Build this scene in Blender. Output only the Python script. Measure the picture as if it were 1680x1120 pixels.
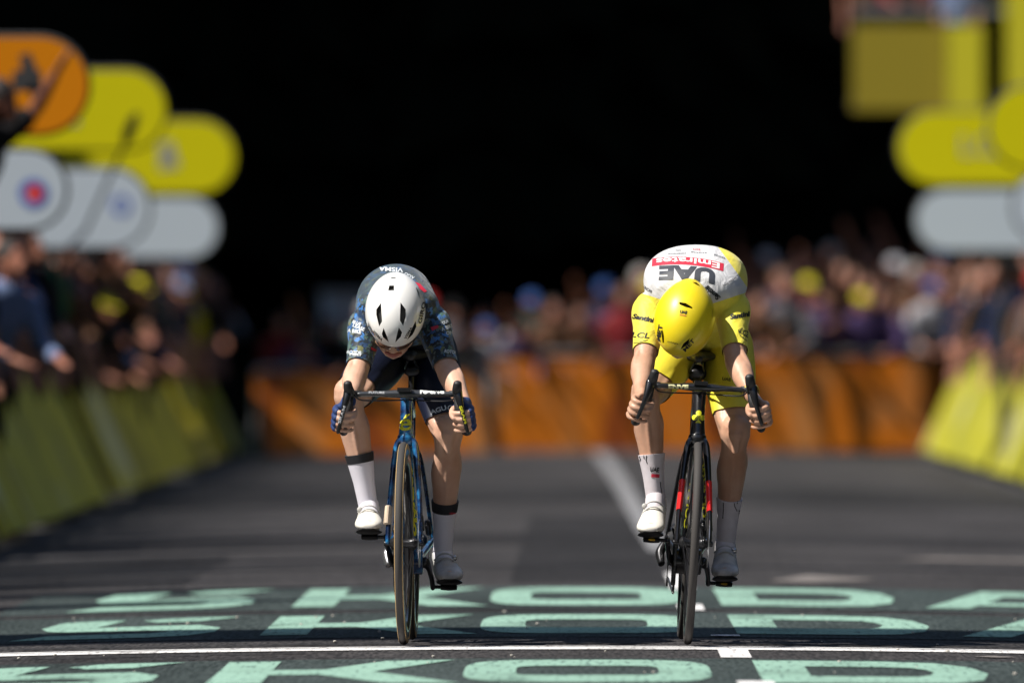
import bpy, bmesh, math, random
import numpy as np
from mathutils import Vector, Matrix
from mathutils.bvhtree import BVHTree
R = math.radians
random.seed(7)
for o in list(bpy.data.objects): bpy.data.objects.remove(o)
SC = bpy.context.scene
COL = SC.collection

# ------------------------------------------------------------------ camera, sky, sun, exposure
FPX, CX, HY, D0 = 25480.0, 953.0, 569.0, 52.0      # focal length and road vanishing point of the photograph; riders 52 m away
cam = bpy.data.cameras.new('camera'); camo = bpy.data.objects.new('camera', cam); COL.objects.link(camo)
cam.sensor_width = 36; cam.lens = FPX * 36 / 1680
cam.clip_start = 0.5; cam.clip_end = 3000
camo.location = (0, 0, 1.0)
camo.rotation_euler = (R(90) + math.atan(9 / FPX), 0, math.atan(113 / FPX))
cam.dof.use_dof = True; cam.dof.focus_distance = 52.15; cam.dof.aperture_fstop = 4.0; cam.dof.aperture_blades = 9
SC.camera = camo
SUN = Vector((-0.54, -0.27, 0.79)).normalized()
elev = math.asin(SUN.z); azi = math.atan2(SUN.x, SUN.y)
w = bpy.data.worlds.new('World'); SC.world = w; w.use_nodes = True
nt = w.node_tree; sky = nt.nodes.new('ShaderNodeTexSky'); sky.sky_type = 'NISHITA'; sky.sun_disc = False
sky.sun_elevation = elev; sky.sun_rotation = azi
nt.links.new(sky.outputs[0], nt.nodes['Background'].inputs[0]); nt.nodes['Background'].inputs[1].default_value = 0.078
sl = bpy.data.lights.new('sun', 'SUN'); sl.energy = 5.0; sl.angle = R(0.5); sl.color = (1, .95, .87)
so = bpy.data.objects.new('sun', sl); COL.objects.link(so); so.rotation_euler = SUN.to_track_quat('Z', 'Y').to_euler()
SC.view_settings.view_transform = 'Standard'; SC.view_settings.look = 'None'
SC.view_settings.exposure = 0.56; SC.view_settings.gamma = 1.0

def W(px, py, dy=0.0):
    Y = D0 + dy
    return Vector(((px - CX) * Y / FPX, Y, 1 + (HY - py) * Y / FPX))
def V(*a): return Vector(a)

# ------------------------------------------------------------------ materials
MATS = {}
def mat(name, col, rough=.6, metal=0, spec=.5, bump=None, var=None, emit=None, coat=0, sss=0, sheen=0):
    if name in MATS: return MATS[name]
    m = bpy.data.materials.new(name); m.use_nodes = True; t = m.node_tree; b = t.nodes['Principled BSDF']
    b.inputs['Base Color'].default_value = (*col, 1); b.inputs['Roughness'].default_value = rough
    b.inputs['Metallic'].default_value = metal; b.inputs['Specular IOR Level'].default_value = spec
    b.inputs['Coat Weight'].default_value = coat; b.inputs['Coat Roughness'].default_value = .08
    if sheen: b.inputs['Sheen Weight'].default_value = sheen
    if sss:
        b.inputs['Subsurface Weight'].default_value = sss; b.inputs['Subsurface Scale'].default_value = .01
        b.inputs['Subsurface Radius'].default_value = (1, .35, .2)
    tc = t.nodes.new('ShaderNodeTexCoord')
    if var:                                     # (scale, second colour, contrast)
        n = t.nodes.new('ShaderNodeTexNoise'); n.inputs['Scale'].default_value = var[0]; n.inputs['Detail'].default_value = 6
        t.links.new(tc.outputs['Object'], n.inputs['Vector'])
        r = t.nodes.new('ShaderNodeValToRGB'); c = var[2] / 2
        r.color_ramp.elements[0].position = .5 - c; r.color_ramp.elements[1].position = .5 + c
        r.color_ramp.elements[0].color = (*col, 1); r.color_ramp.elements[1].color = (*var[1], 1)
        t.links.new(n.outputs[0], r.inputs[0]); t.links.new(r.outputs[0], b.inputs['Base Color'])
    if bump:                                    # (scale, strength, distance)
        n2 = t.nodes.new('ShaderNodeTexNoise'); n2.inputs['Scale'].default_value = bump[0]; n2.inputs['Detail'].default_value = 4
        if len(bump) > 3: n2.inputs['Distortion'].default_value = bump[3]
        t.links.new(tc.outputs['Object'], n2.inputs['Vector'])
        bp = t.nodes.new('ShaderNodeBump'); bp.inputs['Strength'].default_value = bump[1]; bp.inputs['Distance'].default_value = bump[2]
        t.links.new(n2.outputs[0], bp.inputs['Height']); t.links.new(bp.outputs[0], b.inputs['Normal'])
    MATS[name] = m; return m
def nodes(m): return m.node_tree, m.node_tree.nodes['Principled BSDF']

# ------------------------------------------------------------------ geometry helpers
class G:
    def __init__(s): s.v = []; s.f = []
    def add(s, v, f):
        b = len(s.v); s.v += [Vector(p) for p in v]; s.f += [tuple(i + b for i in q) for q in f]; return s
    def box(s, c, d, M=None):
        c = Vector(c); x, y, z = [k / 2 for k in d]
        vs = [Vector((i * x, j * y, k * z)) for i in (-1, 1) for j in (-1, 1) for k in (-1, 1)]
        if M: vs = [M @ p for p in vs]
        return s.add([p + c for p in vs], [(0, 1, 3, 2), (4, 6, 7, 5), (0, 4, 5, 1), (2, 3, 7, 6), (0, 2, 6, 4), (1, 5, 7, 3)])
    def rings(s, rings, close=True):
        n = len(rings[0]); b = len(s.v)
        for r in rings: s.v += [Vector(p) for p in r]
        for i in range(len(rings) - 1):
            for j in range(n):
                k = (j + 1) % n
                s.f.append((b + i * n + j, b + i * n + k, b + (i + 1) * n + k, b + (i + 1) * n + j))
        if close:
            s.f.append(tuple(b + j for j in range(n))[::-1]); s.f.append(tuple(b + (len(rings) - 1) * n + j for j in range(n)))
        return s
    def loft(s, keys, n=18, sub=4, side=(1, 0, 0), cap=1.0, inf=0.0, sq=1.0):
        # keys: (centre, ra, rb); ra along 'side', rb across it
        P = np.array([[*k[0], k[1], k[2] if len(k) > 2 else k[1]] for k in keys], float)
        P[:, 3:] += inf
        out = []
        m = len(P)
        for i in range(m - 1):
            p0, p1, p2, p3 = P[max(i - 1, 0)], P[i], P[i + 1], P[min(i + 2, m - 1)]
            for k in range(sub):
                t = k / sub
                q = .5 * ((2 * p1) + (-p0 + p2) * t + (2 * p0 - 5 * p1 + 4 * p2 - p3) * t * t + (-p0 + 3 * p1 - 3 * p2 + p3) * t ** 3)
                out.append(q)
        out.append(P[-1]); Q = np.array(out)
        Q[:, 3:] = np.maximum(Q[:, 3:], 1e-4)
        rings = []
        sd = Vector(side)
        def frame(t):
            a = (sd - t * sd.dot(t)).normalized(); return a, t.cross(a)
        def ring(c, ra, rb, t):
            a, b = frame(t); r = []
            for j in range(n):
                th = 2 * math.pi * j / n; cx, sx = math.cos(th), math.sin(th)
                if sq != 1.0: cx = math.copysign(abs(cx) ** sq, cx); sx = math.copysign(abs(sx) ** sq, sx)
                r.append(c + a * (ra * cx) + b * (rb * sx))
            return r
        T = []
        for i in range(len(Q)):
            d = Vector(Q[min(i + 1, len(Q) - 1), :3] - Q[max(i - 1, 0), :3]); T.append(d.normalized())
        c0 = Vector(Q[0, :3]); r0 = min(Q[0, 3], Q[0, 4]) * cap
        for k in (80, 60, 40, 20):
            if cap: rings.append(ring(c0 - T[0] * r0 * math.sin(R(k)), Q[0, 3] * math.cos(R(k)), Q[0, 4] * math.cos(R(k)), T[0]))
        for i in range(len(Q)): rings.append(ring(Vector(Q[i, :3]), Q[i, 3], Q[i, 4], T[i]))
        c1 = Vector(Q[-1, :3]); r1 = min(Q[-1, 3], Q[-1, 4]) * cap
        for k in (20, 40, 60, 80):
            if cap: rings.append(ring(c1 + T[-1] * r1 * math.sin(R(k)), Q[-1, 3] * math.cos(R(k)), Q[-1, 4] * math.cos(R(k)), T[-1]))
        return s.rings(rings)
    def tube(s, pts, r, n=10, sub=4, cap=.0):
        pts = [Vector(p) for p in pts]
        rs = r if isinstance(r, (list, tuple)) else [r] * len(pts)
        d = (pts[-1] - pts[0]).normalized(); sd = (1, 0, 0) if abs(d.x) < .8 else (0, 0, 1)
        return s.loft([(p, q) for p, q in zip(pts, rs)], n=n, sub=sub if len(pts) > 2 else 1, side=sd, cap=cap)
    def ell(s, c, r, M=None, n=24, m=14):
        vs = []; c = Vector(c)
        rg = []
        for i in range(1, m):
            th = math.pi * i / m
            rr = []
            for j in range(n):
                ph = 2 * math.pi * j / n
                p = Vector((r[0] * math.sin(th) * math.cos(ph), r[1] * math.sin(th) * math.sin(ph), r[2] * math.cos(th)))
                if M: p = M @ p
                rr.append(c + p)
            rg.append(rr)
        return s.rings(rg[::-1])
    def lathe(s, prof, c, n=72):                 # closed profile [(x, r)], revolved about the X axis through c
        c = Vector(c); k = len(prof); b = len(s.v)
        for j in range(n):
            a = 2 * math.pi * j / n
            for x, r in prof: s.v.append(c + Vector((x, r * math.cos(a), r * math.sin(a))))
        for j in range(n):
            j2 = (j + 1) % n
            for i in range(k):
                i2 = (i + 1) % k
                s.f.append((b + j * k + i, b + j * k + i2, b + j2 * k + i2, b + j2 * k + i))
        return s
    def xf(s, M): s.v = [M @ p for p in s.v]; return s
    def mesh(s, name, off=None):
        me = bpy.data.meshes.new(name)
        vs = [p - off for p in s.v] if off is not None else s.v
        me.from_pydata([tuple(p) for p in vs], [], s.f); me.validate(); me.update()
        bm = bmesh.new(); bm.from_mesh(me); bmesh.ops.recalc_face_normals(bm, faces=bm.faces); bm.to_mesh(me); bm.free()
        return me

def link(name, me, m=None, parent=None, smooth=True, ang=None, label=None):
    o = bpy.data.objects.new(name, me); COL.objects.link(o)
    if m:
        for k in (m if isinstance(m, (list, tuple)) else [m]): me.materials.append(k)
    if parent: o.parent = parent
    if smooth and me.polygons:
        me.polygons.foreach_set('use_smooth', [True] * len(me.polygons))
        if ang: me.set_sharp_from_angle(angle=R(ang))
    if label: o['label'] = label
    return o
def obj(name, g, m=None, parent=None, smooth=True, ang=40, off=None, label=None):
    return link(name, g.mesh(name, off), m, parent, smooth, ang, label)
def empty(name, loc, rot=(0, 0, 0)):
    o = bpy.data.objects.new(name, None); COL.objects.link(o); o.location = loc; o.rotation_euler = rot; o.empty_display_size = .2
    return o
def tag(o, label, cat, group=None):
    o['label'] = label; o['category'] = cat
    if group: o['group'] = group
    return o
def struct(o): o['kind'] = 'structure'; return o

def evaluated(me, mods):
    o = bpy.data.objects.new('tmp', me); COL.objects.link(o)
    for fn in mods: fn(o)
    dg = bpy.context.evaluated_depsgraph_get(); dg.update()
    r = bpy.data.meshes.new_from_object(o.evaluated_get(dg)); bpy.data.objects.remove(o); return r
def remesh(g, vox, it=4, off=None):
    me = g.mesh('t', off)
    def m1(o):
        a = o.modifiers.new('r', 'REMESH'); a.mode = 'VOXEL'; a.voxel_size = vox; a.adaptivity = 0
        b = o.modifiers.new('s', 'SMOOTH'); b.factor = .5; b.iterations = it
    r = evaluated(me, [m1]); bpy.data.meshes.remove(me); return r
def cut_end(me, p, nrm, rad):                    # clean hem: remove what lies beyond the plane, near p only
    bm = bmesh.new(); bm.from_mesh(me); p = Vector(p); nrm = Vector(nrm).normalized()
    near = [f for f in bm.faces if (f.calc_center_median() - p).length < rad]
    geo = list({v for f in near for v in f.verts}) + list({e for f in near for e in f.edges}) + near
    bmesh.ops.bisect_plane(bm, geom=geo, dist=1e-5, plane_co=p, plane_no=nrm)
    kill = [v for v in bm.verts if (v.co - p).dot(nrm) > 2e-5 and (v.co - p).length < rad * .98]
    bmesh.ops.delete(bm, geom=kill, context='VERTS'); bm.to_mesh(me); bm.free()
def bvh_of(o):
    me = o.data; M = Matrix.Translation(o['_loc']) if '_loc' in o else o.matrix_world
    return BVHTree.FromPolygons([M @ v.co for v in me.vertices], [tuple(p.vertices) for p in me.polygons])
def text2d(txt, bold=.0, spacing=1.0, shear=0):
    c = bpy.data.curves.new('t', 'FONT'); c.body = txt; c.size = 1; c.offset = bold; c.space_character = spacing; c.shear = shear
    c.resolution_u = 4
    o = bpy.data.objects.new('t', c); COL.objects.link(o)
    dg = bpy.context.evaluated_depsgraph_get(); dg.update()
    me = bpy.data.meshes.new_from_object(o.evaluated_get(dg)); bpy.data.objects.remove(o)
    vs = np.array([v.co[:2] for v in me.vertices]); fs = [tuple(p.vertices) for p in me.polygons]
    bpy.data.meshes.remove(me)
    lo, hi = vs.min(0), vs.max(0); vs = (vs - (lo + hi) / 2) / (hi - lo)
    return vs, fs
def poly2d(pts):
    a = np.array(pts, float); return a, [tuple(range(len(a)))]
CAM = Vector((0, 0, 1.0))
def decal(name, shape, fn, bvh, m, parent, off, lift=.0012, step=3.0, label=None):
    """shape = (2D verts, faces); fn maps a 2D point to photo pixels; laid on the surface found there."""
    vs, fs = shape
    me = bpy.data.meshes.new(name); me.from_pydata([(*fn(p), 0) for p in vs], [], fs)
    bm = bmesh.new(); bm.from_mesh(me); bmesh.ops.triangulate(bm, faces=bm.faces)
    for _ in range(5):
        L = [e for e in bm.edges if e.calc_length() > step]
        if not L: break
        bmesh.ops.subdivide_edges(bm, edges=L, cuts=1); bmesh.ops.triangulate(bm, faces=bm.faces)
    dead = []
    for v in bm.verts:
        d = (W(v.co.x, v.co.y) - CAM).normalized()
        h, n, i, _ = bvh.ray_cast(CAM, d)
        if h is None: dead.append(v); continue
        if n.dot(d) > 0: n = -n
        v.co = h + n * lift - off
    bmesh.ops.delete(bm, geom=dead, context='VERTS')
    far = [f for f in bm.faces if max(e.calc_length() for e in f.edges) > .05]
    bmesh.ops.delete(bm, geom=far, context='FACES'); bm.to_mesh(me); bm.free()
    return link(name, me, m, parent, label=label)
def place(cx, cy, wd, ht, ang=0, bend=0, flip=False):
    c, s = math.cos(R(ang)), math.sin(R(ang))
    def fn(p):
        x = p[0] * wd; y = -p[1] * ht + bend * (p[0] * 2) ** 2
        return (cx + c * x - s * y, cy + s * x + c * y)
    return fn

# ------------------------------------------------------------------ setting: ground, road, markings
K = .0065
def crown(x): return max(-K * x * x, -.10)
def sheet(name, x0, x1, y0, y1, lift, m, nx=12, ny=1, zf=crown):
    g = G(); vs = []; fs = []
    for j in range(ny + 1):
        for i in range(nx + 1):
            x = x0 + (x1 - x0) * i / nx; vs.append((x, y0 + (y1 - y0) * j / ny, zf(x) + lift))
    for j in range(ny):
        for i in range(nx):
            a = j * (nx + 1) + i; fs.append((a, a + 1, a + nx + 2, a + nx + 1))
    g.add(vs, fs); o = obj(name, g, m, None, True, None); return struct(o)
asph = mat('asphalt', (.05, .046, .046), .92, spec=.15, bump=(160, .5, .004))
t, b = nodes(asph)
tc = t.nodes.new('ShaderNodeTexCoord')
def noise(t, tc, scale, det, stretch=None, out='Object'):
    n = t.nodes.new('ShaderNodeTexNoise'); n.inputs['Scale'].default_value = scale; n.inputs['Detail'].default_value = det
    if stretch:
        mp = t.nodes.new('ShaderNodeMapping'); mp.inputs['Scale'].default_value = stretch
        t.links.new(tc.outputs[out], mp.inputs[0]); t.links.new(mp.outputs[0], n.inputs['Vector'])
    else: t.links.new(tc.outputs[out], n.inputs['Vector'])
    return n
def ramp(t, src, stops):
    r = t.nodes.new('ShaderNodeValToRGB')
    while len(r.color_ramp.elements) < len(stops): r.color_ramp.elements.new(.5)
    for e, (p, c) in zip(r.color_ramp.elements, stops): e.position = p; e.color = (*c, 1)
    t.links.new(src, r.inputs[0]); return r
def mix(t, a, b2, fac, mode='MIX'):
    m = t.nodes.new('ShaderNodeMix'); m.data_type = 'RGBA'; m.blend_type = mode
    for sck, v in ((m.inputs[6], a), (m.inputs[7], b2)):
        if isinstance(v, tuple): sck.default_value = (*v, 1)
        else: t.links.new(v, sck)
    if isinstance(fac, float): m.inputs[0].default_value = fac
    else: t.links.new(fac, m.inputs[0])
    return m.outputs[2]
def asphalt_nodes(t, b, dark, light, speck):
    n1 = noise(t, tc, 80, 6, (1, .045, 1)); n2 = noise(t, tc, .9, 5, (1, .16, 1))
    r1 = ramp(t, n1.outputs[0], [(.36, tuple(k * .8 for k in dark)), (.66, tuple(k * 1.1 for k in light))])
    r2 = ramp(t, n2.outputs[0], [(.3, (.66, .66, .66)), (.7, (1.25, 1.24, 1.24))])
    c = mix(t, r1.outputs[0], r2.outputs[0], 1.0, 'MULTIPLY')
    v = t.nodes.new('ShaderNodeTexVoronoi'); v.inputs['Scale'].default_value = 22; t.links.new(tc.outputs['Object'], v.inputs['Vector'])
    r3 = ramp(t, v.outputs['Distance'], [(.03, (1, 1, 1)), (.06, (0, 0, 0))])
    c = mix(t, c, speck, r3.outputs[0]); t.links.new(c, b.inputs['Base Color'])
asphalt_nodes(t, b, (.023, .022, .0235), (.053, .050, .051), (.12, .11, .10))
patch_shade = mat('patch_and_shade_asphalt', (.04, .04, .04), .92, spec=.1, bump=(140, .4, .004)); t, b = nodes(patch_shade); tc = t.nodes.new('ShaderNodeTexCoord')  # darker asphalt for the real patch and for painted road shade
asphalt_nodes(t, b, (.014, .014, .015), (.032, .031, .033), (.07, .07, .07))
panelm = mat('road_panel_paint', (.05, .07, .066), .9, spec=.1, bump=(120, .4, .003)); t, b = nodes(panelm); tc = t.nodes.new('ShaderNodeTexCoord')
asphalt_nodes(t, b, (.026, .036, .036), (.052, .066, .065), (.11, .11, .10))
def worn(name, col, dark):
    m = mat(name, col, .85, spec=.15, bump=(130, .3, .003)); t, b = nodes(m); tc2 = t.nodes.new('ShaderNodeTexCoord')
    n = noise(t, tc2, 60, 6, (1, .06, 1)); r = ramp(t, n.outputs[0], [(.34, dark), (.43, tuple(k * .88 for k in col)), (.7, col)])
    nb = noise(t, tc2, 2.2, 7, (1, .35, 1)); rb = ramp(t, nb.outputs[0], [(.30, (.50, .50, .50)), (.42, (.86, .86, .86)), (.6, (1, 1, 1))])
    c = mix(t, r.outputs[0], rb.outputs[0], 1.0, 'MULTIPLY'); t.links.new(c, b.inputs['Base Color']); return m
teal = worn('teal_road_paint', (.26, .425, .345), (.09, .16, .14))
whitep = worn('white_road_paint', (.74, .73, .73), (.35, .33, .33))
grassm = mat('verge_grass', (.02, .028, .012), .95, spec=.1, var=(3, (.035, .045, .02), .5))
g = G(); g.add([(-1500, -200, -.13), (1500, -200, -.13), (1500, 2500, -.13), (-1500, 2500, -.13)], [(0, 1, 2, 3)])
struct(obj('ground', g, grassm, smooth=False))
sheet('road', -4.2, 5.4, -10, 190, 0, asph, 60, 40)
sheet('road_patch_and_shade', -.30, .36, 66, 92, .002, patch_shade, 10)
sheet('road_patch_and_shade', -3.9, -1.7, 66, 76, .002, patch_shade, 10)  # shade along the left of the road, painted as darker surface
sheet('road_patch_and_shade', -4.1, 5.3, 79.5, 83, .002, patch_shade, 40)  # tree shadow across the road, put into the colour
sheet('road_patch_and_shade', -4.1, 5.3, 100, 112, .002, patch_shade, 40)  # farther tree shadow band, likewise painted dark
for y0, y1 in ((59.4, 64.9), (53.6, 58.6), (44.6, 49.9)): sheet('painted_panel', -2.25, 2.35, y0, y1, .002, panelm, 40)
sheet('finish_line', -4.1, 5.3, 51.32, 51.72, .003, whitep, 60)
sheet('finish_line', -4.1, 5.3, 51.80, 51.90, .003, whitep, 60)

def lay(name, polys, m, lift=.004):
    g = G()
    for P in polys: g.add([(x, y, 0) for x, y in P], [tuple(range(len(P)))])
    me = bpy.data.meshes.new(name); me.from_pydata([tuple(p) for p in g.v], [], g.f)
    bm = bmesh.new(); bm.from_mesh(me); bmesh.ops.triangulate(bm, faces=bm.faces)
    for _ in range(6):
        L = [e for e in bm.edges if abs(e.verts[0].co.x - e.verts[1].co.x) > .12]
        if not L: break
        bmesh.ops.subdivide_edges(bm, edges=L, cuts=1); bmesh.ops.triangulate(bm, faces=bm.faces)
    for v in bm.verts: v.co.z = crown(v.co.x) + lift
    bmesh.ops.recalc_face_normals(bm, faces=bm.faces); bm.to_mesh(me); bm.free()
    for p in me.polygons:
        if p.normal.z < 0: me.flip_normals(); break
    return struct(link(name, me, m, smooth=True))
def ringband(outer, inner):
    n = len(outer); return [[outer[i], outer[(i + 1) % n], inner[(i + 1) % n], inner[i]] for i in range(n)]
def superoval(x0, x1, y0, y1, p=.55, n=40):
    cx, cy, a, b = (x0 + x1) / 2, (y0 + y1) / 2, (x1 - x0) / 2, (y1 - y0) / 2; o = []
    for i in range(n):
        t = 2 * math.pi * (i + .5) / n; c, s = math.cos(t), math.sin(t)
        o.append((cx + a * math.copysign(abs(c) ** p, c), cy + b * math.copysign(abs(s) ** p, s)))
    return o
def letters(y0, y1):
    h = y1 - y0; Yn = lambda f: y0 + f * h
    # S, as painted: with a caron on top joined to it
    S = []
    S += [[(-1.95, Yn(.55)), (-1.90, Yn(.86)), (-1.74, Yn(.93)), (-1.62, Yn(.93)), (-1.67, Yn(.68)), (-1.74, Yn(.42)), (-1.9, Yn(.40))]]
    S += [[(-1.54, Yn(.88)), (-1.42, Yn(1.0)), (-1.28, Yn(1.02)), (-1.10, Yn(1.03)), (-1.28, Yn(.80)), (-1.46, Yn(.78))]]
    S += [[(-1.9, Yn(.40)), (-1.74, Yn(.55)), (-1.45, Yn(.58)), (-1.45, Yn(.36)), (-1.8, Yn(.33))]]
    S += [[(-1.45, Yn(.58)), (-1.25, Yn(.60)), (-1.14, Yn(.44)), (-1.14, Yn(.22)), (-1.24, Yn(.06)), (-1.42, Yn(-.01)), (-1.42, Yn(.2)), (-1.34, Yn(.28)), (-1.45, Yn(.36))]]
    S += [[(-1.42, Yn(-.01)), (-2.0, Yn(-.05)), (-1.86, Yn(.16)), (-1.42, Yn(.2))]]
    S = [[(-1.295 + (x + 1.14) * .81, y) for x, y in P] for P in S]
    Kk = [[(-1.12, y0), (-.955, y0), (-.955, y1), (-1.12, y1)], [(-.955, Yn(.38)), (-.955, Yn(.60)), (-.80, Yn(.60)), (-.80, Yn(.38))],
          [(-.80, Yn(.38)), (-.80, Yn(.60)), (-.62, Yn(.98)), (-.40, Yn(1.02)), (-.64, Yn(.50))],
          [(-.80, Yn(.38)), (-.64, Yn(.50)), (-.36, Yn(-.02)), (-.58, Yn(-.01))]]
    O = ringband(superoval(-.36, .40, y0, y1, .5), superoval(-.20, .24, Yn(.30), Yn(.72), .35))
    D_o = [(.545, y0), (.545, y1), (.95, y1), (1.12, Yn(.95)), (1.22, Yn(.78)), (1.255, Yn(.5)), (1.22, Yn(.22)), (1.12, Yn(.05)), (.95, y0)]
    D_i = [(.70, Yn(.30)), (.70, Yn(.74)), (.95, Yn(.74)), (1.03, Yn(.72)), (1.07, Yn(.64)), (1.09, Yn(.52)), (1.07, Yn(.40)), (1.03, Yn(.32)), (.95, Yn(.30))]
    A = [[(1.33, y0), (1.50, y0), (1.72, Yn(.70)), (1.66, y1)], [(1.66, y1), (1.72, Yn(.70)), (1.80, Yn(.70)), (1.86, y1)],
         [(1.86, y1), (1.80, Yn(.70)), (2.02, y0), (2.20, y0)], [(1.56, Yn(.18)), (1.60, Yn(.34)), (1.92, Yn(.34)), (1.96, Yn(.18))]]
    return S + Kk + O + ringband(D_o, D_i) + A
for y0, y1 in ((60.0, 64.4), (54.1, 57.9), (46.2, 49.5)):
    lay('road_lettering', letters(y0, y1), teal, .005)
def dash(x, wd, y0, y1): return [(x - wd / 2, y0), (x + wd / 2, y0), (x + wd / 2, y1), (x - wd / 2, y1)]
lay('center_line', [dash(.50, .10, 49.9, 51.3), dash(.50, .10, 53.62, 53.85), dash(.42, .10, 58.85, 60.2), dash(.42, .10, 63.9, 68.5), dash(.52, .11, 45.3, 46.4)], whitep, .006)
lay('center_line', [[(a - .06, ya), (a + .06, ya), (b2 + .06, yb), (b2 - .06, yb)] for (a, ya), (b2, yb) in zip(((.39, 76), (.365, 84), (.345, 92), (.31, 108), (.26, 126)), ((.365, 84), (.345, 92), (.31, 108), (.26, 126), (.17, 147)))], worn('worn_line_paint', (.24, .24, .25), (.11, .11, .11)), .006)
lay('road_marks', [[(.80, 66.5), (1.0, 66.2), (1.28, 67.4), (1.0, 68.4)], [(1.28, 50.6), (1.36, 50.5), (1.42, 50.65), (1.34, 50.8)], [(1.5, 74), (2.6, 74.4), (2.5, 75.2), (1.7, 75)]], worn('faded_road_paint', (.2, .18, .17), (.07, .065, .06)), .004)

def seam(pts, w0):
    """irregular dark joint in the asphalt; pts = (x, y)"""
    r = random.Random(int(pts[0][1] * 10)); P = []
    for i in range(len(pts) - 1):
        (xa, ya), (xb, yb) = pts[i], pts[i + 1]; n = 45
        for k in range(n): f = k / n; P.append((xa + (xb - xa) * f, ya + (yb - ya) * f + r.uniform(-.05, .05), w0 * r.uniform(.5, 1.4)))
    P.append((*pts[-1], w0)); return [[(P[i][0], P[i][1] - P[i][2] / 2), (P[i + 1][0], P[i + 1][1] - P[i + 1][2] / 2), (P[i + 1][0], P[i + 1][1] + P[i + 1][2] / 2), (P[i][0], P[i][1] + P[i][2] / 2)] for i in range(len(P) - 1)]
tar = mat('bitumen_joint', (.010, .010, .011), .7, spec=.2)
lay('road_joint', seam([(-4, 52.55), (-.8, 52.4), (1.2, 52.5), (5, 52.3)], .06), tar, .0035)
lay('road_joint', seam([(-2.2, 50.6), (-.9, 50.9)], .05) + seam([(-1.5, 50.2), (-.6, 50.1)], .05), tar, .0035)
lay('road_joint', seam([(-4, 58.9), (5, 59.1)], .10), tar, .0035)
lay('road_joint', seam([(-4, 70.5), (5, 71.2)], .35), tar, .0035)
stone = mat('pale_grit', (.4, .38, .34), .8); r_g = random.Random(5); gg = G()
for k in range(70):
    x, y, q = r_g.uniform(-2.1, 1.9), r_g.uniform(47.5, 58.5), r_g.uniform(.002, .006); gg.ell((x, y, crown(x) + .003 + q * .4), (q * 1.3, q * 2, q), n=7, m=5)
gr_ = obj('road_grit', gg, stone); gr_['kind'] = 'stuff'
# ------------------------------------------------------------------ finish gantry over the road (its shadow crosses the asphalt behind the riders)
steel = mat('truss_aluminium', (.45, .45, .46), .4, metal=.8)
vinyl_w = mat('white_banner_vinyl', (.7, .7, .7), .5)
ga = empty('finish_gantry', (-3.5, 53.1, -.1)); tag(ga, 'overhead finish gantry whose shadow crosses the road behind the wheels', 'gantry')
GY0, GY1, GZ = 51.22, 53.15, 5.9
off = Vector((-3.5, 53.1, -.1))
for x in (-9.6, 6.4):
    gg = G()
    for yy in (GY0 + .1, GY1 - .1):
        for xx in (x - .3, x + .3): gg.tube([(xx, yy, -.12), (xx, yy, GZ + .6)], .04)
    for k in range(6): gg.tube([(x - .3, GY0 + .1, k + .2), (x + .3, GY0 + .1, k + 1.1)], .02); gg.tube([(x - .3, GY1 - .1, k + .2), (x + .3, GY1 - .1, k + 1.1)], .02)
    obj('post', gg, steel, ga, off=off)
gg = G()
for yy in (GY0, GY1):
    for zz in (GZ, GZ + .7): gg.tube([(-9.9, yy, zz), (6.7, yy, zz)], .04)
for k in range(16): gg.tube([(-9.6 + k, GY0, GZ), (-8.6 + k, GY0, GZ + .7)], .02); gg.tube([(-9.6 + k, GY1, GZ), (-8.6 + k, GY1, GZ + .7)], .02)
obj('beam', gg, steel, ga, off=off)
gg = G(); gg.box((-1.6, (GY0 + GY1) / 2, GZ + .35), (16.4, GY1 - GY0 - .12, .6)); obj('banner', gg, vinyl_w, ga, off=off, smooth=False)
# ------------------------------------------------------------------ wooded slope and trees
def jag_cone(g, c, r, h, n, rnd):
    c = Vector(c); vs = []; fs = []
    vs.append(c + Vector((0, 0, h)))
    for j in range(n):
        a = 2 * math.pi * (j + rnd.random() * .5) / n; q = r * (1 if j % 2 else .55) * rnd.uniform(.8, 1.1)
        vs.append(c + Vector((q * math.cos(a), q * math.sin(a), -h * .12 * (j % 2) + rnd.uniform(-.1, .1) * h)))
    for j in range(n): fs.append((0, 1 + j, 1 + (j + 1) % n))
    fs.append(tuple(range(n, 0, -1))); g.add(vs, fs)
def spruce(g, base, H, rnd, tiers=9, rad=.2):
    for k in range(tiers):
        f = k / tiers
        jag_cone(g, Vector(base) + Vector((rnd.uniform(-.1, .1), rnd.uniform(-.1, .1), H * (.1 + .8 * f))), H * rad * (1 - f) + .25, H * .24 * (1 - .4 * f), 14, rnd)
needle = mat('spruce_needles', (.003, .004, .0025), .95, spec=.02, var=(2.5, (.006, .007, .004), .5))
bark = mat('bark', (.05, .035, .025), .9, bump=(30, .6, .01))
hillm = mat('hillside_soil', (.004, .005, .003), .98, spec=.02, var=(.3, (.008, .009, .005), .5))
rnd = random.Random(3)
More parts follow.
